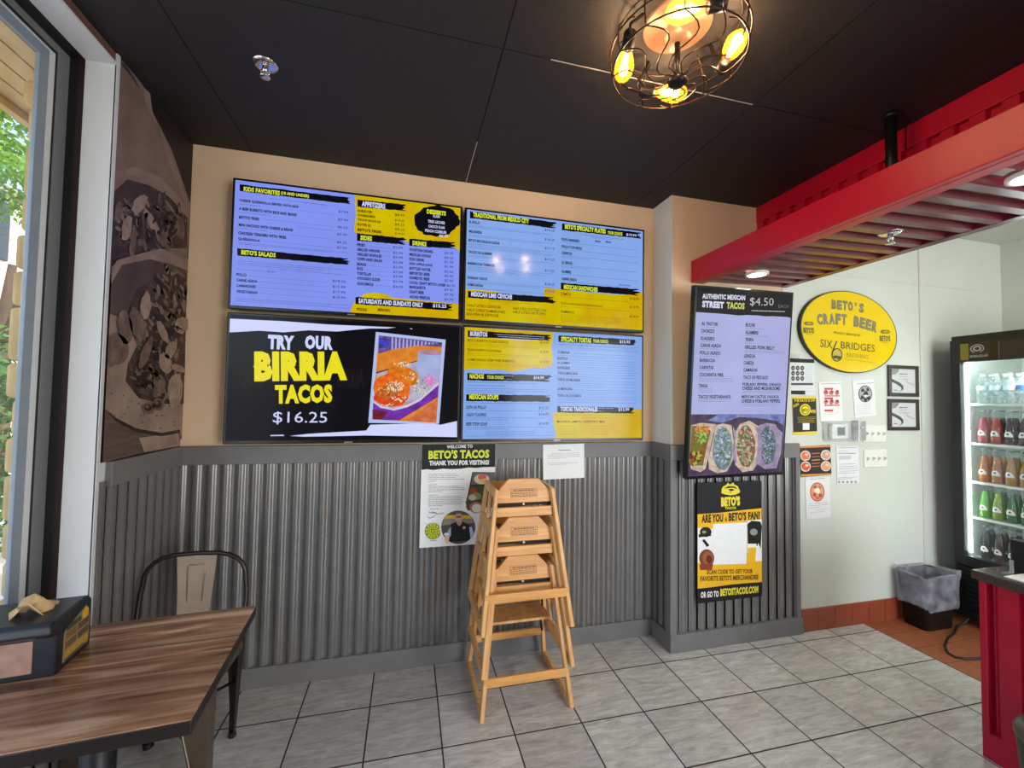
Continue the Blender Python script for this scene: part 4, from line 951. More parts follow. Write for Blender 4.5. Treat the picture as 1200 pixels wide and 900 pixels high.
# switch plates
def plate(px, label):
    TL, TR, BR, BL = [ony(a, b, PY) for a, b in px]
    w, h = TR.x-TL.x, TL.z-BL.z
    t = thing('switch_plate', label, 'light switch', ((TL.x+TR.x)/2, PY, (BL.z+BR.z)/2), None, 'switch plates on the kitchen wall')
    MB().box(-w/2, -.008, 0, w/2, 0, h).build('plate', mat('switch_white', '#e4e2d8', .35), t, .003)
    for k in range(4):
        x = -w/2+w*(k+.5)/4
        b = MB(); b.box(x-.006, -.012, h*.38, x+.006, -.008, h*.62); b.hexa([(x-.0045,-.012,h*.44),(x+.0045,-.012,h*.44),(x+.0045,-.012,h*.56),(x-.0045,-.012,h*.56)], [(x-.004,-.024,h*.50),(x+.004,-.024,h*.50),(x+.004,-.024,h*.57),(x-.004,-.024,h*.57)])
        b.build('toggle', mat('switch_toggle', '#cfcdc4', .35), t, .001)
plate(((1010.5,498.5),(1037,499),(1037.5,517.5),(1011,518.5)), 'white four-toggle switch plate just right of the thermostat')
plate(((1011.5,527),(1038,526.5),(1038.5,547),(1012,547.5)), 'white four-toggle switch plate right of the typed form, lower plate')
# ------------------------------------------------------------------ red container canopy over the counter
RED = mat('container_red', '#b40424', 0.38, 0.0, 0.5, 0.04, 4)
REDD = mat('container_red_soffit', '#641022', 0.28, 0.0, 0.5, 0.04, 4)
cn = thing('container_canopy', 'red shipping-container canopy hung over the service counter', 'canopy', (2.1, PY, 2.24))
def rel(o, mb): mb.v = [p-Vector(o.location) for p in mb.v]; return mb
Y0 = -1.3
b = MB(); b.box(1.712, Y0, 2.238, 1.742, PY-.002, 2.376); b.box(1.742, Y0, 2.362, 2.215, PY-.002, 2.374); b.box(1.742, Y0, 2.238, 1.80, PY-.002, 2.248)
rel(cn, b).build('fascia_beam', RED, cn, .003)
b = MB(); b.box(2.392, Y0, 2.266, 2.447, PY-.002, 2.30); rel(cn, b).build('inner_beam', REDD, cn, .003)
b = MB(); v = []; f = []
y = PY-.003; i = 0; pit = 0.0955
prof = [(0,0),(.30,0),(.40,1),(.80,1),(.90,0)]
ys = []
while y-pit > Y0:
    for t, k in prof: ys.append((y-t*pit, k))
    y -= pit
for yy, k in ys: v += [(1.742, yy, 2.252+.026*k), (2.395, yy, 2.268+.026*k)]
for i in range(len(ys)-1): f.append((2*i, 2*i+1, 2*i+3, 2*i+2))
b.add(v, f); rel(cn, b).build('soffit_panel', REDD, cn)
b = MB(); v = []; f = []; ys = []; y = PY-.003; pit = .098
prof = [(0,0),(.50,0),(.56,1),(.94,1)]
while y-pit > Y0:
    for t, k in prof: ys.append((y-t*pit, k))
    y -= pit
for yy, k in ys: v += [(2.212+.024*k, yy, 2.37), (2.212+.024*k, yy, 2.68)]
for i in range(len(ys)-1): f.append((2*i, 2*i+2, 2*i+3, 2*i+1))
b.add(v, f); rel(cn, b).build('side_panel', RED, cn)
b = MB(); b.box(2.204, Y0, 2.674, 2.265, 1.40, H-.002); b.box(2.206, 1.408, 2.674, 2.265, PY-.002, H-.002); rel(cn, b).build('top_rail', RED, cn, .003)
LAMPW = emit('downlight_lens', '#fff4e0', 14.0)
for k, (x, y, lb) in enumerate([(1.985, 2.03, 'small round downlight in the canopy soffit above the taco screen'), (1.975, .90, 'small round downlight in the canopy soffit nearer the counter')]):
    t = thing('downlight', lb, 'light', (x, y, 2.258), None, 'downlights in the canopy')
    b = MB(); b.lathe([(.062,.0),(.062,-.012),(.05,-.014),(.048,-.006)], 28, None, cap=False); b.build('trim_ring', mat('downlight_white', '#e8e4dc', .4), t)
    b = MB(); b.lathe([(.0005,-.010),(.049,-.010)], 28, None, cap=False); b.build('lens', LAMPW, t)
    l = bpy.data.lights.new('downlight_glow', 'SPOT'); l.energy = 9; l.color = (1, .93, .82); l.spot_size = math.radians(120); l.shadow_soft_size = .04
    lo = bpy.data.objects.new('downlight_glow', l); COL.objects.link(lo); lo.parent = t; lo.location = (0, 0, -.03)
CHR = mat('chrome', '#d8d8d8', .15, 1.0, .5)
def sprinkler(label, loc):
    t = thing('ceiling_sprinkler', label, 'sprinkler', loc, None, 'fire sprinkler heads')
    b = MB(); b.lathe([(.046,0),(.045,-.004),(.034,-.010),(.018,-.011)], 26); b.build('escutcheon', CHR, t)
    b = MB(); b.lathe([(.011,-.008),(.011,-.026),(.015,-.03)], 14); b.tube([(.011,0,-.026),(.017,0,-.036),(.004,0,-.05)], .003); b.tube([(-.011,0,-.026),(-.017,0,-.036),(-.004,0,-.05)], .003); b.build('frame', CHR, t)
    b = MB(); b.lathe([(.004,-.048),(.019,-.050),(.019,-.052),(.004,-.053)], 18); b.build('deflector', CHR, t)
sprinkler('chrome sprinkler head on the black ceiling above the left menu screens', (-.562, 1.782, H))
sprinkler('chrome sprinkler head under the red canopy', (2.095, 1.40, 2.27))
b = MB(); b.tube([(0,0,H-2.3745),(0,0,0.0)], .021, seg=16); b.lathe([(.027,H-2.3745),(.027,H-2.39)], 16)
o = b.build('sprinkler_pipe', mat('pipe_black', '#151311', .4, .3), None); o.location = (2.05, 1.36, 2.3745); tag(o, 'black sprinkler pipe dropping from the ceiling onto the red canopy', 'pipe')

# ------------------------------------------------------------------ caged ceiling lamp
IRON = mat('cage_bronze', '#3a2a1e', .35, .8, .5)
lampr = thing('cage_lamp', 'round wire cage ceiling lamp with four glowing amber bulbs', 'ceiling lamp', (.866, 1.215, H))
b = MB(); b.lathe([(.112,0),(.112,-.010),(.106,-.016),(.05,-.018),(.048,-.05),(.04,-.066),(.01,-.07)], 36, None, cap=False); b.build('ceiling_plate', mat('plate_bronze', '#8a6a50', .42, .3), lampr)
b = MB(); b.tube([(0,0,-.06),(0,0,-.198)], .010, seg=12); b.lathe([(.006,-.190),(.030,-.192),(.032,-.206),(.022,-.216),(.004,-.218)], 20); b.build('hub', mat('hub_black', '#171210', .4, .5), lampr)
def circ(r, z, n=48): return [(r*math.cos(2*PI*i/n), r*math.sin(2*PI*i/n), z) for i in range(n)]
b = MB()
for r, z in ((.196,-.028),(.222,-.085),(.214,-.145)): b.tube(circ(r, z), .0028, seg=6, closed=True)
b.build('cage_ring', IRON, lampr)
for k in range(12):
    a = 2*PI*k/12; b = MB(); path = []
    for r, z in ((.16,-.014),(.196,-.028),(.216,-.055),(.222,-.085),(.220,-.115),(.214,-.145)): path.append((r*math.cos(a), r*math.sin(a), z))
    for i in range(1, 13):
        t = i/12; r = .214-.190*t; aa = a+.50*math.sin(2*PI*t)*(.35+.65*t)*1.1-.0*t; path.append((r*math.cos(aa), r*math.sin(aa), -.145-.052*math.sin(t*PI/2)))
    b.tube(path, .0024, seg=6); b.build('cage_wire', IRON, lampr)
AMBER = film('bulb_amber', '#ff9a20', .30, .05, 3)
FIL = emit('filament', '#ffc45c', 60.0)
GLOWG = emit('bulb_glow', '#ffab2e', 9.0)
for k in range(4):
    pa = math.radians(160+90*k); pos = Vector((.172*math.cos(pa), .172*math.sin(pa), -.112)); d = Vector((math.sin(pa), -math.cos(pa), -.12)).normalized()
    z = d; x = Vector((0,0,1)).cross(z).normalized(); y = z.cross(x); Mx = Matrix((x, y, z)).transposed().to_4x4(); Mx.translation = pos-d*.03
    b = MB(); b.lathe([(.020,-.062),(.021,-.060),(.021,-.012),(.017,-.008)], 18, None, Mx); s0 = Mx @ Vector((0,0,-.06)); b.tube([s0, s0-d*.012+Vector((0,0,.02)), Vector((s0.x*.75, s0.y*.75, -.02))], .006, seg=8); sk = b.build('socket', mat('socket_black', '#16110e', .4, .3), lampr)
    b = MB(); b.lathe([(.014,-.008),(.016,.004),(.027,.032),(.033,.062),(.032,.082),(.023,.103),(.011,.112),(.001,.114)], 20, None, Mx, cap=False); b.build('bulb', AMBER, sk)
    b = MB()
    for q in range(6):
        a = 2*PI*q/6; b.tube([Mx @ Vector((.005*math.cos(a), .005*math.sin(a), .014)), Mx @ Vector((.014*math.cos(a), .014*math.sin(a), .082)), Mx @ Vector((.014*math.cos(a+.6), .014*math.sin(a+.6), .082)), Mx @ Vector((.006*math.cos(a+.5), .006*math.sin(a+.5), .014))], .0011, seg=5)
    b.build('filament', FIL, sk)
    point('bulb_light', tuple(Mx @ Vector((0,0,.045))), 5.5, (1.0, .70, .40), .02, lampr)

# ------------------------------------------------------------------ stacked wooden high chairs
BEECH = wood_mat('beech', '#c68e4e', '#d9a263', '#e6b578', 2, 1.6, .42)
BEECHX = wood_mat('beech_cross', '#c48644', '#d69852', '#e2aa66', 0, 1.6, .42)
STRAP = mat('strap_black', '#15120f', .7); BOLT = mat('bolt_white', '#d9d6ce', .3, .4); BURN = mat('burnt_print', '#6f4a22', .7)
def hx(z): return .232-.117*z
def fy(z): return .15*z
def ry(z): return .45-.125*z
def highchair(name, label, loc, low_rail=True, rot=0):
    t = thing(name, label, 'high chair', loc, (0,0,rot), 'stacked wooden high chairs')
    for sd in (-1, 1):
        b = MB(); th = .020
        def sp(y, z): return Vector((sd*(hx(z)-.010), y, z))
        b.bar(sp(fy(0)+.018, 0), sp(fy(.66)+.018, .655), .036, th, (0,1,0))
        b.bar(sp(ry(0)-.018, 0.0), sp(ry(.66)-.018, .655), .036, th, (0,1,0))
        b.bar(sp(fy(.02)+.03, .022), sp(ry(.02)-.03, .022), .044, th, (0,0,1))
        for z0, z1 in ((.30,.30),(.47,.47)): b.bar(sp(fy(z0)+.03, z0), sp(ry(z1)-.03, z1), .042, th, (0,0,1))
        b.bar(sp(fy(.64)+.03, .636), sp(ry(.64)-.03, .636), .044, th, (0,0,1))
        ym = (fy(.5)+ry(.5))/2; b.bar(sp(ym, .31), sp(ym, .63), .03, th*.8, (0,1,0))
        b.build('side_frame', BEECH, t, .004)
    w0, w1 = hx(.585)-.021, hx(.64)-.021
    yb = lambda z: fy(z)+.030
    def pl(x, z, dy=0): return (x, yb(z)+dy, z)
    pts = [pl(-w0,.585), pl(w0,.585), pl(w1+.004,.640), pl(w1-.058,.702), pl(-w1+.058,.702), pl(-w1-.004,.640)]
    bk = MB().prism(pts, (0,.016,0)).build('backrest', BEECHX, t, .004)
    b = MB(); z0, z1 = .612, .652
    def fr(x0, za, x1, zb): b.poly([pl(x0,za,-.0008), pl(x1,za,-.0008), pl(x1,zb,-.0008), pl(x0,zb,-.0008)])
    for (x0, za, x1, zb) in [(-.07,z0,.07,z0+.0015),(-.07,z1,.07,z1+.0015),(-.07,z0,-.0685,z1),(.0685,z0,.07,z1)]: fr(x0, za, x1, zb)
    for r_, zz in enumerate((.643,.636,.629,.622,.616)):
        x = -.055 if r_ == 0 else -.066
        while x < (.05 if r_ == 0 else .064):
            e = x+random.uniform(.006,.016); fr(x, zz, min(e,.066), zz+(.0055 if r_ == 0 else .0028)); x = e+.003
    b.build('warning_print', BURN, bk)
    b = MB(); w = hx(.55)-.021; b.hexa([(-w,fy(.522)+.022,.522),(w,fy(.522)+.022,.522),(w,fy(.522)+.042,.522),(-w,fy(.522)+.042,.522)], [(-w,fy(.566)+.022,.566),(w,fy(.566)+.022,.566),(w,fy(.566)+.042,.566),(-w,fy(.566)+.042,.566)]); b.build('back_rail', BEECHX, t, .003)
    b = MB(); path = []
    n = 14; sag = random.uniform(-.006, .006); v = []; f = []
    for i in range(n+1):
        q = i/n; x = -w+2*w*q; z = .5755+sag*math.sin(2*PI*q)+.003*math.sin(5*q+sag*300); y = fy(.575)+.046
        v += [(x, y, z-.011), (x, y, z+.011), (x, y+.003, z+.011), (x, y+.003, z-.011)]
    for i in range(n):
        for j in range(4): f.append((4*i+j, 4*i+(j+1) % 4, 4*i+4+(j+1) % 4, 4*i+4+j))
    b.add(v, f); st = b.build('strap', STRAP, t)
    b = MB(); b.lathe([(.0065,0),(.0065,.004),(.003,.006)], 12, None, Matrix.Translation((0, fy(.575)+.046, .5755)) @ Matrix.Rotation(PI/2, 4, 'X')); b.build('bolt', BOLT, st)
    b = MB(); w = hx(.37)-.022; b.hexa([(-w,.165,.352),(w,.165,.352),(w,.36,.338),(-w,.36,.338)], [(-w,.165,.366),(w,.165,.366),(w,.36,.352),(-w,.36,.352)]); b.build('seat', BEECH, t, .003)
    w = hx(.16)-.001
    if low_rail:
        b = MB(); b.box(-w, fy(.16)+.0, .140, w, fy(.16)+.016, .182); b.build('front_rail', BEECHX, t, .003)
    b = MB(); w = hx(.16)-.021; b.box(-w, ry(.16)-.030, .142, w, ry(.16)-.012, .182); b.build('rear_rail', BEECHX, t, .003)
    b = MB(); w = hx(.63)-.021; b.box(-w, ry(.63)-.034, .612, w, ry(.63)-.014, .652); b.build('tray_bar', BEECHX, t, .003)
    b = MB(); b.box(-.012, ry(.5)-.10, .40, .012, ry(.5)-.075, .62); b.build('crotch_post', BEECH, t, .003)
    for sd in (-1, 1):
        b = MB(); x = sd*(hx(.35)-.03); b.tube([(x, .30, .39), (x+sd*.004, .305, .33), (x-sd*.003, .31, .27), (x+sd*.004, .308, .22)], .006, seg=6); b.build('strap_end', STRAP, t)
    return t
HX, HY = .594, 1.951
highchair('high_chair', 'wooden high chair at the bottom of the stack, feet on the tiles', (HX, HY, 0))
highchair('high_chair', 'wooden high chair in the middle of the stack of three', (HX+.003, HY+.002, .193), False)
highchair('high_chair', 'wooden high chair on top of the stack of three', (HX-.002, HY+.0, .386))

# ------------------------------------------------------------------ table, chair and napkin dispenser by the window
TOPW = wood_mat('table_wood', '#563423', '#9c6f50', '#d4ac85', 0, 1.2, .22, .062)
EDGE = wood_mat('table_edge', '#0e0807', '#160d0a', '#20130e', 0, 1.0, .4)
STEELB = mat('table_base_black', '#17161a', .45, .4)
tr = math.radians(4.0)
tb = thing('dining_table', 'dark plank-top dining table by the window under the napkin dispenser', 'table', (-.775, 1.392, 0), (0,0,tr))
tw, td = .298, .277
b = MB(); b.box(-tw, -td, .7465, tw, td, .750); b.build('tabletop', TOPW, tb, .0015)
b = MB(); b.box(-tw, -td, .714, tw, td, .7465); b.build('top_edge', EDGE, tb, .002)
b = MB(); b.box(-.22, -.03, .692, .22, .03, .714).box(-.03, -.22, .692, .03, .22, .714); b.build('support_bracket', STEELB, tb, .003)
b = MB(); b.lathe([(.038,.03),(.038,.70)], 20); b.build('column', STEELB, tb)
b = MB(); b.box(-.26, -.035, 0, .26, .035, .028).box(-.035, -.26, 0, .035, .26, .028); b.lathe([(.075,.028),(.06,.05),(.038,.06)], 20); b.build('base', STEELB, tb, .004)

GUN = mat('chair_gunmetal', '#7a6a5c', .36, .75, .5, .12, 8)
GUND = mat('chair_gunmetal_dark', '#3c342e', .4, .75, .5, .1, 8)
ch = thing('metal_chair', 'gunmetal bistro chair between the table and the grey corrugated wall', 'chair', (-.868, 1.93, 0), (0,0,math.radians(-2)))
# seat
def rr(w, d, r, n=6):
    out = []
    for cx, cy, a0 in ((w-r, d-r, 0), (-w+r, d-r, PI/2), (-w+r, -d+r, PI), (w-r, -d+r, 1.5*PI)):
        for i in range(n+1):
            a = a0+PI/2*i/n; out.append((cx+r*math.cos(a), cy+r*math.sin(a)))
    return out
b = MB(); P0 = rr(.206, .172, .05)
b.prism([(x, y, .437) for x, y in P0], (0,0,.012)); b.prism([(x*1.03, y*1.03, .405) for x, y in P0], (0,0,.036)); b.build('seat', GUN, ch, .006)
# legs: tapered folded sheet with a rolled edge
for sx in (-1, 1):
    for sy in (-1, 1):
        top = Vector((sx*(.208 if sx > 0 else .200), sy*.168, .44)); foot = Vector((sx*((.245 if sx > 0 else .205) if sy < 0 else .168), sy*.215 if sy > 0 else -.225, 0))
        b = MB(); w0, w1 = (.085 if sy < 0 else .060), (.034 if sy < 0 else .022)
        ins = Vector((-sx, 0, 0)); iny = Vector((0, -sy, 0))
        def corner(p, w): return [p, p+ins*w, p+ins*w+iny*.003, p+ins*.003+iny*.003, p+ins*.003+iny*w, p+iny*w]
        A, B = corner(top, w0), corner(foot, w1); n = 6
        b.add(A+B, [(i, (i+1) % n, n+(i+1) % n, n+i) for i in range(n)]+[tuple(range(n-1,-1,-1)), tuple(range(n, 2*n))])
        e0 = top+ins*w0; b.tube([e0+ins*.06+Vector((0,0,-.015)), e0+ins*.02+Vector((0,0,-.03)), e0+Vector((0,0,-.075)), foot+ins*w1+Vector((0,0,.12)), foot+ins*w1], .005, seg=7)
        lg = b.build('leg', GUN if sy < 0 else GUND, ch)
        b = MB(); b.lathe([(.014,0),(.016,.004),(.014,.02)], 12, None, Matrix.Translation(foot+ins*.009+iny*.009)); b.build('foot_cap', mat('foot_black', '#141212', .6), lg)
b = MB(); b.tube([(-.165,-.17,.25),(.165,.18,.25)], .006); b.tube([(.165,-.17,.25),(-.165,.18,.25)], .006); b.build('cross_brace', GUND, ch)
# tubular back hoop and splat
path = [(-.188,.10,.44),(-.20,.160,.52),(-.203,.178,.60),(-.200,.185,.66)]
for i in range(13):
    a = PI-PI*i/12; path.append((.196*math.copysign(abs(math.cos(a))**.62, math.cos(a)), .187+.008*math.sin(a), .675+.130*math.sin(a)**.75))
path += [(.200,.185,.66),(.203,.178,.60),(.20,.160,.52),(.188,.10,.44)]
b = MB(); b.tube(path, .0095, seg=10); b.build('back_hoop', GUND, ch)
b = MB(); v = []; f = []; n = 8
for i in range(n+1):
    t = i/n; z = .445+.352*t; w = .052+.026*t; y = .160+.030*math.sin(t*PI/2)+.002
    v += [(-w, y, z), (w, y, z), (w, y+.004, z), (-w, y+.004, z)]
for i in range(n):
    for j in range(4): f.append((4*i+j, 4*i+(j+1) % 4, 4*i+4+(j+1) % 4, 4*i+4+j))
f += [(3,2,1,0), (4*n,4*n+1,4*n+2,4*n+3)]
b.add(v, f); spt = b.build('splat', mat('splat_gunmetal', '#a08c78', .34, .65, .5, .1, 6), ch, .002)
b = MB(); b.tube([(-.026,.182,.56),(-.034,.190,.745),(-.028,.191,.757),(.028,.191,.757),(.034,.190,.745),(.026,.182,.56)], .0028, seg=6); b.build('pressed_rib', _m['splat_gunmetal'], spt)

DISP = mat('dispenser_black', '#1a1c22', .28, 0, .5, .03, 20)
dp = thing('napkin_dispenser', 'black tabletop napkin dispenser with an advert on its side', 'napkin dispenser', (-.985, 1.447, .750), (0,0,math.radians(6)))
prof = [(-.075,0),(.078,0),(.078,.135),(.058,.152),(-.085,.146),(-.100,.136),(-.104,.118),(-.090,.108),(-.075,.106)]
b = MB(); b.prism([(-.105, y, z) for y, z in prof], (.21,0,0)); b.build('case', DISP, dp, .005)
b = MB(); b.box(-.080, -.078, .016, .058, -.0745, .098); b.build('front_window', mat('window_brown_pink', '#9c7a6a', .15, 0, .5, .2, 25), dp, .002)
b = MB(); b.prism([(.1052, -.050, .018), (.1052, .062, .018), (.1052, .064, .098), (.1052, .046, .128), (.1052, -.048, .100)], (.0012,0,0)); ad = b.build('side_advert', mat('advert_tan', '#8f7f5c', .5, 0, .3, .2, 60), dp)
b = MB()
for (y0, z0, y1, z1, c) in [(-.044,.026,.060,.044,'b08a30'),(-.044,.050,.004,.068,'6a5236'),(.010,.050,.060,.068,'5c4a34'),(-.044,.074,.004,.092,'7a5c34'),(.010,.074,.060,.092,'64482c'),(-.040,.096,.024,.110,'3a4a2a'),(-.046,.020,.040,.024,'3a3430')]:
    b.poly([(.1066,y0,z0),(.1066,y1,z0),(.1066,y1,z1),(.1066,y0,z1)], ink(c))
b.lathe([(.001,.1066),(.015,.1066)], 18, ink('d8a828'), Matrix.Translation((0,.043,.108)) @ Matrix.Rotation(PI/2, 4, 'Y'), cap=False)
b.build('advert_print', None, ad)
b = MB(); v = []; f = []; nn = 7
for i in range(nn):
    for j in range(nn):
        u, w_ = i/(nn-1)-.5, j/(nn-1)-.5
        v.append((u*.075+random.uniform(-.005,.005), w_*.06+random.uniform(-.006,.006), .012+.05*(.5-abs(u))*1.4+.016*math.sin(9*w_+4*u)+random.uniform(-.004,.004)))
for i in range(nn-1):
    for j in range(nn-1): f.append((i*nn+j, (i+1)*nn+j, (i+1)*nn+j+1, i*nn+j+1))
b.add(v, f, None, True); o = b.build('napkin', mat('napkin_kraft', '#c9a878', .8, 0, .2, .05, 30), None); so = o.modifiers.new('solid', 'SOLIDIFY'); so.thickness = .0015
o.location = (-.965, 1.440, .889); o.rotation_euler = (.25, .1, .3); tag(o, 'crumpled kraft napkin sticking out of the black dispenser', 'napkin')

# ------------------------------------------------------------------ drinks fridge with its bottles
FX, FYF, FYN = 3.74, 2.135, 1.375
FBLK = mat('fridge_black', '#1b1a1a', .35, .1, .5, .04, 10); FWH = mat('fridge_liner', '#d6dedb', .4, 0, .4)
fg = thing('drinks_fridge', 'black glass-door drinks fridge against the right wall', 'fridge', (FX, FYF, 0))
D = .70; Wd = FYF-FYN
def fb(x0, y0, z0, x1, y1, z1, m=None, mb=None):   # y measured from the far side towards the camera
    mb = mb or MB(); return mb.box(x0, -y1, z0, x1, -y0, z1, m)
b = MB(); fb(.05,0,.04,D,.035,1.985,FBLK,b); fb(.05,Wd-.035,.04,D,Wd,1.985,FBLK,b); fb(D-.03,0,.04,D,Wd,1.985,FBLK,b); fb(.02,0,1.955,D,Wd,1.985,FBLK,b); fb(.05,.02,.40,D,Wd-.02,.44,FBLK,b)
fb(.06,.035,.44,D-.03,.040,1.955,FWH,b); fb(.06,Wd-.040,.44,D-.03,Wd-.035,1.955,FWH,b); fb(D-.036,.036,.44,D-.03,Wd-.036,1.955,FWH,b); fb(.06,.036,.44,D-.03,Wd-.036,.452,FWH,b); fb(.06,.036,1.945,D-.03,Wd-.036,1.955,FWH,b)
b.build('cabinet', None, fg)
b = MB(); fb(.012,.0,.05,.05,Wd,.395,None,b)
for k in range(9): fb(.0,.03,.085+.032*k,.014,Wd-.03,.103+.032*k,None,b)
b.build('grille', mat('fridge_grille', '#141312', .45, .2), fg, .002)
b = MB(); fb(.0,.0,.405,.045,.055,1.955,None,b); fb(.0,Wd-.055,.405,.045,Wd,1.955,None,b); fb(.0,.055,.405,.045,Wd-.055,.475,None,b); fb(.0,.055,1.80,.045,Wd-.055,1.955,None,b); dr = b.build('door', FBLK, fg, .004)
b = MB(); fb(.020,.055,.475,.026,Wd-.055,1.80,None,b); b.build('glass', glass('fridge_glass'), dr)
b = MB(); b.tube([(-.03,-(Wd-.03),.85),(-.045,-(Wd-.03),.95),(-.045,-(Wd-.03),1.35),(-.03,-(Wd-.03),1.45)], .010); b.build('handle', mat('handle_black', '#101010', .4), dr)
# header sign: black panel, olive end, crest and a line of lettering
b = MB(); fb(-.003,.060,1.812,0,Wd-.06,1.925,mat('header_dark', '#231f28', .25),b); fb(-.0036,.060,1.812,-.003,.105,1.925,mat('header_olive', '#7d7420', .35),b); fb(-.0036,.215,1.812,-.003,.255,1.925,mat('header_black', '#0d0b0c', .25),b); fb(-.0036,.253,1.812,-.003,.258,1.925,mat('header_line', '#6a6468', .3),b)
LG = mat('header_silver', '#a9a9a6', .35, .3)
for r0, r1 in ((.024,.029),(.010,.018)):
    n = 22
    v = [(-.0042, -(.150)+r*1.25*math.cos(2*PI*i/n), 1.885+r*math.sin(2*PI*i/n)) for r in (r0, r1) for i in range(n)]
    b.add(v, [(i, (i+1) % n, n+(i+1) % n, n+i) for i in range(n) if not (r1 > .02 and i in (15, 16, 17))], LG)
tv, tf = text_mesh('BEVERAGE-AIR', .02); b.add([(-.0042, -.112-.092*x, 1.826+.016*y) for x, y in tv], tf, LG)
b.build('header_sign', None, dr)
SHELFZ = [1.515, 1.243, .978, .735, .456]
WIRE = mat('shelf_wire_white', '#dfe6e2', .35, .1)
for z in SHELFZ[:4]:
    b = MB(); fb(.085,.045,z-.016,.097,Wd-.045,z-.001,None,b); fb(D-.06,.045,z-.012,D-.05,Wd-.045,z-.001,None,b)
    for k in range(24):
        y = .05+k*(Wd-.10)/23; fb(.09,y,z-.006,D-.055,y+.004,z-.001,None,b)
    b.build('shelf', WIRE, fg)
LED = emit('led_strip', '#eafff6', 26.0)
for y in (.060, Wd-.066):
    b = MB(); fb(.058,y,.49,.062,y+.006,1.79,None,b); b.build('light_strip', LED, fg)
b = MB(); fb(.10,.10,1.930,.16,Wd-.10,1.944,None,b); b.build('light_strip', emit('fridge_top_light', '#eafff6', 8.0), fg)

SODA = [(.0295,0),(.0315,.006),(.0315,.045),(.0305,.070),(.0265,.105),(.0205,.140),(.0150,.172),(.0125,.205),(.0135,.212),(.0135,.222)]
COLA = [(.026,0),(.028,.006),(.028,.035),(.0245,.06),(.028,.10),(.026,.13),(.018,.165),(.0125,.19),(.0125,.215),(.013,.222)]
WATER = [(.030,0),(.032,.006),(.031,.03),(.032,.05),(.031,.07),(.032,.09),(.032,.125),(.027,.15),(.014,.18),(.012,.186),(.012,.196)]
CLEAR = glass('bottle_clear', '#eef6f4', .12, .05); PETW = film('bottle_water', '#c9e0e2', .30, .05, 40)
def cut(prof, z):
    out = []
    for (r0, z0), (r1, z1) in zip(prof, prof[1:]):
        out.append((r0, z0))
        if z0 < z < z1: out.append((r0+(r1-r0)*(z-z0)/(z1-z0), z)); return out
    return out
def drink_mat(h): 
    n = 'drink_'+h
    if n in _m: return _m[n]
    m = mat(n, '#'+h, .12, 0, .5, .08, 30); b_ = m.node_tree.nodes['Principled BSDF']; b_.inputs['Transmission Weight'].default_value = (.35 if int(h[:2], 16) > 0x60 or int(h[2:4], 16) > 0x60 else .0); b_.inputs['IOR'].default_value = 1.2; return m
LABW = mat('label_white', '#e6e6dc', .5); LABB = mat('label_black', '#2a2622', .5); LABT = mat('label_teal', '#c9e2e4', .45)
_bp = {}
def bottle(kind, hexc, loc, label, group):
    key = (kind, hexc)
    if key in _bp: return dup(_bp[key], loc, label, group)
    t = thing('water_bottle' if kind == 'water' else 'soda_bottle', label, 'bottle', loc, None, group)
    pr_ = {'soda': SODA, 'cola': COLA, 'water': WATER}[kind]
    b = MB(); b.lathe(pr_, 16, None, cap=False); b.build('glass_bottle' if kind != 'water' else 'plastic_bottle', CLEAR if kind != 'water' else PETW, t)
    if kind != 'water':
        inner = [(max(.002, r-.0015), z+.001) for r, z in cut(pr_, .176 if kind == 'soda' else .185)]
        b = MB(); b.lathe(inner, 16); b.build('drink', drink_mat(hexc), t)
        b = MB(); b.lathe([(.0142,.216),(.0158,.216),(.0145,.227),(.003,.228)], 14, None); b.build('crown_cap', mat('cap_silver', '#8f9592', .3, .5), t)
        b = MB(); n = 9; rows = [(.052,1.0),(.062,1.0),(.072,.85),(.082,.55),(.088,.25)]; v = []; f = []
        for z, k in rows:
            r = (.0306 if kind == 'soda' else .0285)
            for i in range(n): a = PI+(i/(n-1)-.5)*1.5*k; v.append((r*math.cos(a), r*math.sin(a), z))
        for i in range(len(rows)-1):
            for j in range(n-1): f.append((i*n+j, i*n+j+1, (i+1)*n+j+1, (i+1)*n+j))
        b.add(v, f, LABW, True); b.add([(-.0312 if kind == 'soda' else -.0292, .007*math.cos(a), .071+.006*math.sin(a)) for a in [2*PI*i/10 for i in range(10)]], [tuple(range(10))], LABB); b.build('label', None, t)
    else:
        b = MB(); b.lathe([(.0325,.092),(.0325,.122)], 16, None, cap=False); b.build('label', LABT if hexc == 'teal' else mat('label_blue', '#4a7fd0', .45), t)
        b = MB(); b.lathe([(.0135,.186),(.0135,.200),(.011,.202)], 14); b.build('cap', mat('cap_white', '#e4ecec', .4), t)
    _bp[key] = t; return t
cname = {'d85a70':'pink','d8503c':'coral red','3a1428':'dark purple','e07a18':'orange','e08a58':'peach','e0a010':'amber','7ac832':'lime green','a8c41e':'yellow green','1e8a3c':'dark green','3a1c14':'brown cola','20181a':'black cola','3a3634':'grey cola'}
rows = [('soda', SHELFZ[1], ['d85a70','d8503c','3a1428','3a1428','3a1428','d85a70'], 'second shelf'), ('soda', SHELFZ[2], ['e07a18','e08a58','e0a010','e0a010','e07a18','e07a18'], 'third shelf'), ('soda', SHELFZ[3], ['7ac832','a8c41e','1e8a3c','1e8a3c','7ac832','1e8a3c'], 'fourth shelf'), ('cola', SHELFZ[4], ['20181a','3a1c14','3a3634','20181a','3a1c14','20181a'], 'bottom shelf')]
ordn = ['first', 'second', 'third', 'fourth', 'fifth', 'sixth']
ys_ = [2.033-.0675*k for k in range(6)]
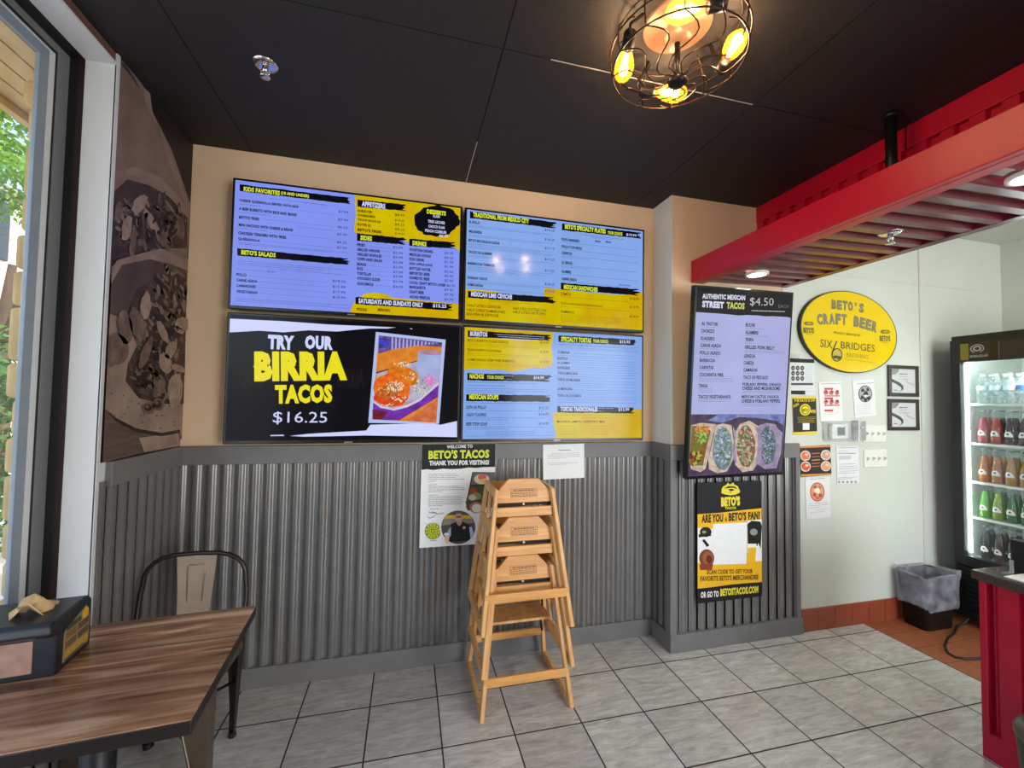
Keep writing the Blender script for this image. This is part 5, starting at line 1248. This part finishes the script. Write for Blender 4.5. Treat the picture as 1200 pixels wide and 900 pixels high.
for k, y in enumerate(ys_):
    for rw, x in ((0, FX+.135), (1, FX+.205)):
        yy = y-.004*rw+(.014 if rw else 0)-.02*rw
        c = 'blue' if (k in (3, 5) and rw == 0) else 'teal'
        bottle('water', c, (x, yy, SHELFZ[0]), 'clear water bottle on the top fridge shelf, %s from the left in the %s row' % (ordn[k], 'front' if rw == 0 else 'second'), 'water bottles in the fridge')
for kind, z, cols, sh in rows:
    for k, y in enumerate(ys_):
        for rw, x in ((0, FX+.130), (1, FX+.200)):
            c = cols[k] if rw == 0 else cols[(k+(1 if k % 2 else 0)) % 6]
            bottle(kind, c, (x, y-.004*rw+(.012 if rw else 0), z), '%s soda bottle on the %s of the fridge, %s from left, %s row' % (cname[c], sh, ordn[k], 'front' if rw == 0 else 'second'), 'soda bottles in the fridge')
for k, y in enumerate((2.00, 1.78, 1.57)): pass
point('fridge_lamp', (FX+.085, FYF-Wd/2, 1.70), 3.0, (.88, 1, .95), .05)

# ------------------------------------------------------------------ bin with liner, fridge cord
BINB = mat('bin_black', '#191818', .42, 0, .4, .05, 20)
bn = thing('waste_bin', 'black waste bin with a clear plastic liner beside the fridge', 'bin', (3.500, 2.150, 0))
def tub(z, kx, ky, r=.035): return [(x, y, z) for x, y in rr(kx, ky, r)]
lv = [tub(0,.122,.072), tub(.34,.146,.092), tub(.355,.152,.097), tub(.355,.142,.087), tub(.03,.116,.066)]
lv = [[(x*(1.08 if i else 1.06), y, z) for x, y, z in q] for i, q in enumerate(lv)]
b = MB(); n = len(lv[0]); v = sum(lv, []); f = []
for i in range(4):
    for j in range(n): f.append((i*n+j, i*n+(j+1) % n, (i+1)*n+(j+1) % n, (i+1)*n+j))
f += [tuple(range(n-1,-1,-1)), tuple(4*n+j for j in range(n))]
b.add(v, f, None, True); b.build('tub', BINB, bn)
b = MB(); lv = []; random.seed(11)
spec = [(.145,.150,.095,.010),(.165,.153,.099,.006),(.23,.153,.099,.004),(.30,.155,.101,.004),(.352,.162,.107,.004),(.368,.160,.106,.006),(.362,.140,.086,.006),(.31,.130,.078,.008),(.25,.115,.066,.012)]
n = 48
for z, kx, ky, jt in spec:
    P = rr(kx, ky, .045, 11)[:n]; ring_ = []
    for i, (x, y) in enumerate(P):
        k = 1+random.uniform(-jt, jt)*3; ring_.append((x*k*1.08, y*k, z+random.uniform(-jt, jt)+.014*math.sin(i*.26+z*9)*(1 if z > .34 or z < .16 else 0)))
    lv.append(ring_)
v = sum(lv, []); f = []
for i in range(len(lv)-1):
    for j in range(n): f.append((i*n+j, i*n+(j+1) % n, (i+1)*n+(j+1) % n, (i+1)*n+j))
b.add(v, f, None, True); b.build('liner', film('liner_film', '#c9c9d2', .30, .2, 12), bn)
pts = [(3.733,2.06,.06),(3.715,2.07,.03),(3.66,2.08,.008),(3.52,2.02,.007),(3.40,1.985,.007),(3.27,1.925,.007),(3.205,1.87,.007),(3.195,1.83,.007),(3.24,1.80,.007),(3.34,1.785,.007),(3.5,1.72,.007),(3.7,1.66,.007)]
o = MB().tube(pts, .0065, seg=8).build('power_cord', mat('cord_black', '#17130f', .5)); tag(o, 'black power cord looping over the red tile floor in front of the fridge', 'cord')

# ------------------------------------------------------------------ red service counter
ct = thing('service_counter', 'red corrugated service counter with a dark granite top at right', 'counter', (2.436, 1.302, 0))
CY = 2.2
b = MB(); ys = []; y = .0
prof = [(.0,1),(.024,1),(.036,0),(.100,0)]
pit = .112; y = .018
while y+pit < CY:
    for t, k in prof: ys.append((y+t*1.0 if True else 0, k))
    y += pit
v = []; f = []
for yy, k in ys: v += [(-.002+.034*k, -yy, .10), (-.002+.034*k, -yy, .742)]
for i in range(len(ys)-1): f.append((2*i, 2*i+1, 2*i+3, 2*i+2))
b.add(v, f); b.box(.036, -CY, .10, .06, -.02, .742); REDC = mat('counter_red', '#a80c2c', .34, 0, .45, .05, 5)
b.build('side_panel', REDC, ct)
b = MB(); b.box(-.014, -.024, .10, .03, 0, .742); b.box(.03, -.03, .10, .62, -.001, .742); b.build('corner_post', REDC, ct, .003)
b = MB(); b.box(-.006, -CY, 0, .62, .004, .112); b.build('plinth', REDC, ct, .003)
GRAN = mat('granite', '#3d3834', .12, 0, .5, .5, 160)
b = MB(); b.box(-.018, -CY, .742, .66, .022, .780); b.build('countertop', GRAN, ct, .004)
b = MB(); b.hexa([(0,0,0),(.26,0,0),(.26,-.22,0),(0,-.22,0)], [(0,0,.133),(.26,0,.115),(.26,-.22,.115),(0,-.22,.133)]); o = thing('register_terminal', 'black box-shaped register terminal on the granite counter', 'register', (2.588, 1.282, .780))
b.build('case', mat('register_black', '#161517', .4, 0, .5), o, .004)
b = MB(); b.box(.03,-.20,.001,.24,-.02,.002, None, Matrix.Translation((0,0,.124))); b.build('top_slot', mat('register_grey', '#4a4846', .5), o)
o = MB().box(0,0,0,.21,.150,.004).build('paper_stack', mat('paper_white', '#e8e4da', .6), None, .0005); o.location = (2.452, 1.085, .780); tag(o, 'white paper sheets on the granite counter beside the register', 'paper')
# clear acrylic stand beside the papers
t = thing('acrylic_stand', 'small clear acrylic stand on the counter beside the register', 'stand', (2.545, 1.262, .780)); ACR = film('acrylic', '#dfe8e8', .28, .05)
MB().box(-.05,-.012,0,.0,.0,.004).build('foot', ACR, t); MB().box(-.004,-.012,.004,.0,.0,.055).build('upright', ACR, t)

# round bin at the lower right edge
t = thing('round_bin', 'dark round bin standing against the red counter', 'bin', (2.275, .972, 0))
b = MB(); b.lathe([(.112,0),(.118,.01),(.140,.30),(.141,.315)], 36); b.build('tub', mat('round_bin_grey', '#2b2928', .4, .3), t)
b = MB(); b.lathe([(.1445,.305),(.1445,.325),(.130,.345),(.09,.356),(.002,.36)], 36); b.build('lid', mat('round_bin_lid', '#5d5650', .35, .5), t)

# ------------------------------------------------------------------ outside the window
PAVE = mat('pavement', '#b9b2a4', .8, 0, .3, .1, 5)
o = struct('ground_outside', PAVE, MB().box(-16, -8, -.25, WX-.3, 16, -.1))
STONE = mat('limestone', '#c8ab72', .9, 0, .2, .14, 7, .5, 25)
b = MB(); z = -.1; random.seed(5); k = 0
st = thing('stone_pier', 'rough limestone pier outside the window', 'pier', (-1.43, 2.45, -.1))
while z < 2.86:
    h = random.choice((.16, .20, .24)); h = min(h, 2.86-z); j = random.uniform(-.014, .014)
    q = MB(); q.box(-.215+random.uniform(-.016,.016), -.20+j, z+.1+.004, .14, .22+j, z+.1+h-.004)
    b.add(q.v, q.f); z += h
o = b.build('pier_blocks', STONE, st, .02)
SIDE = mat('porch_boards', '#cdb489', .7, 0, .3, .06, 4)
b = MB(); x = -1.42
while x > -1.90: b.box(x-.092, -2, 2.90, x-.004, 4.5, 2.93); x -= .096
b.box(-1.94, -2, 2.86, -1.90, 4.5, 3.0); b.box(-1.94, -2, 2.93, -1.36, 4.5, 2.96)
o = b.build('porch_soffit', SIDE); tag(o, 'tan boarded porch soffit outside the window', 'porch roof')
# foliage
LEAF = mat('leaf_green', '#6f9a3a', .6, 0, .3, .35, 3); LEAFD = mat('leaf_dark', '#3f6628', .6, 0, .3, .35, 4); BARK = mat('bark', '#5a4a3a', .9, 0, .2, .2, 12)
def leaves(mb, c, r, n, size):
    for k in range(n):
        d = Vector((random.gauss(0,1), random.gauss(0,1), random.gauss(0,1))).normalized()*random.uniform(.55,1)
        p = Vector(c)+Vector((d.x*r[0], d.y*r[1], d.z*r[2])); a = Vector((random.gauss(0,1), random.gauss(0,1), random.gauss(0,1))).normalized()*size*random.uniform(.6,1.3); q = a.cross(Vector((random.gauss(0,1), random.gauss(0,1), random.gauss(0,1)))).normalized()*size*.45
        mb.add([p-a, p+q, p+a, p-q], [(0,1,2,3)])
dt = ray(14, 168); base = CAM+dt*((-6.2)/dt.x)
t = thing('tree', 'leafy green tree across the street, seen through the window', 'tree', (base.x, base.y, -.1))
b = MB(); b.tube([(0,0,0),(.05,.02,1.2),(-.04,.05,2.4),(.1,0,3.6)], [.13,.11,.09,.05], seg=9); b.tube([(-.03,.04,2.2),(-.6,.2,3.2),(-.9,.3,3.8)], [.06,.04,.02]); b.tube([(0,.04,2.3),(.5,-.3,3.3),(.8,-.5,3.9)], [.06,.04,.02]); b.build('trunk', BARK, t)
b = MB()
for c, r, n in [((0,0,base.z+.3),(1.5,1.5,1.0),1500),((-.9,.8,base.z-.2),(1.0,1.0,.7),700),((.9,-.8,base.z-.1),(1.0,1.0,.8),700)]: leaves(b, c, r, n*2, .065)
b.build('foliage', LEAF, t)
dh = ray(6, 415); hb = CAM+dh*((-3.4)/dh.x)
t = thing('hedge', 'dark green clipped hedge outside the window', 'hedge', (hb.x-.2, hb.y, -.1))
b = MB()
for k in range(6): b.tube([(0,-1.2+.48*k,0),(.03,-1.2+.48*k,.9)], .02, seg=6)
b.build('stems', BARK, t)
b = MB()
for k in range(7): leaves(b, (0, -1.4+.48*k, 1.15), (.40,.40,1.15), 1300, .04)
b.build('foliage', LEAFD, t)
SB = mat('far_wall', '#cfc6b2', .8, 0, .3, .05, 3)
dw = ray(15, 250); wb = CAM+dw*((-8.5)/dw.x)
t = thing('far_building', 'pale building with dark shutters beyond the hedge', 'building', (wb.x, wb.y, -.1))
MB().box(-3, -3, 0, 0, 3.5, wb.z+.45).build('wall', SB, t); MB().box(-3.1, -3.1, wb.z+.45, .1, 3.6, wb.z+.6).build('roof', mat('far_roof', '#8d8778', .8), t)
for y in (-2.2, -.6, 1.0): MB().box(0, y, wb.z-1.0, .04, y+.5, wb.z+.25).build('shutter', mat('shutter_dark', '#3a4444', .6), t)
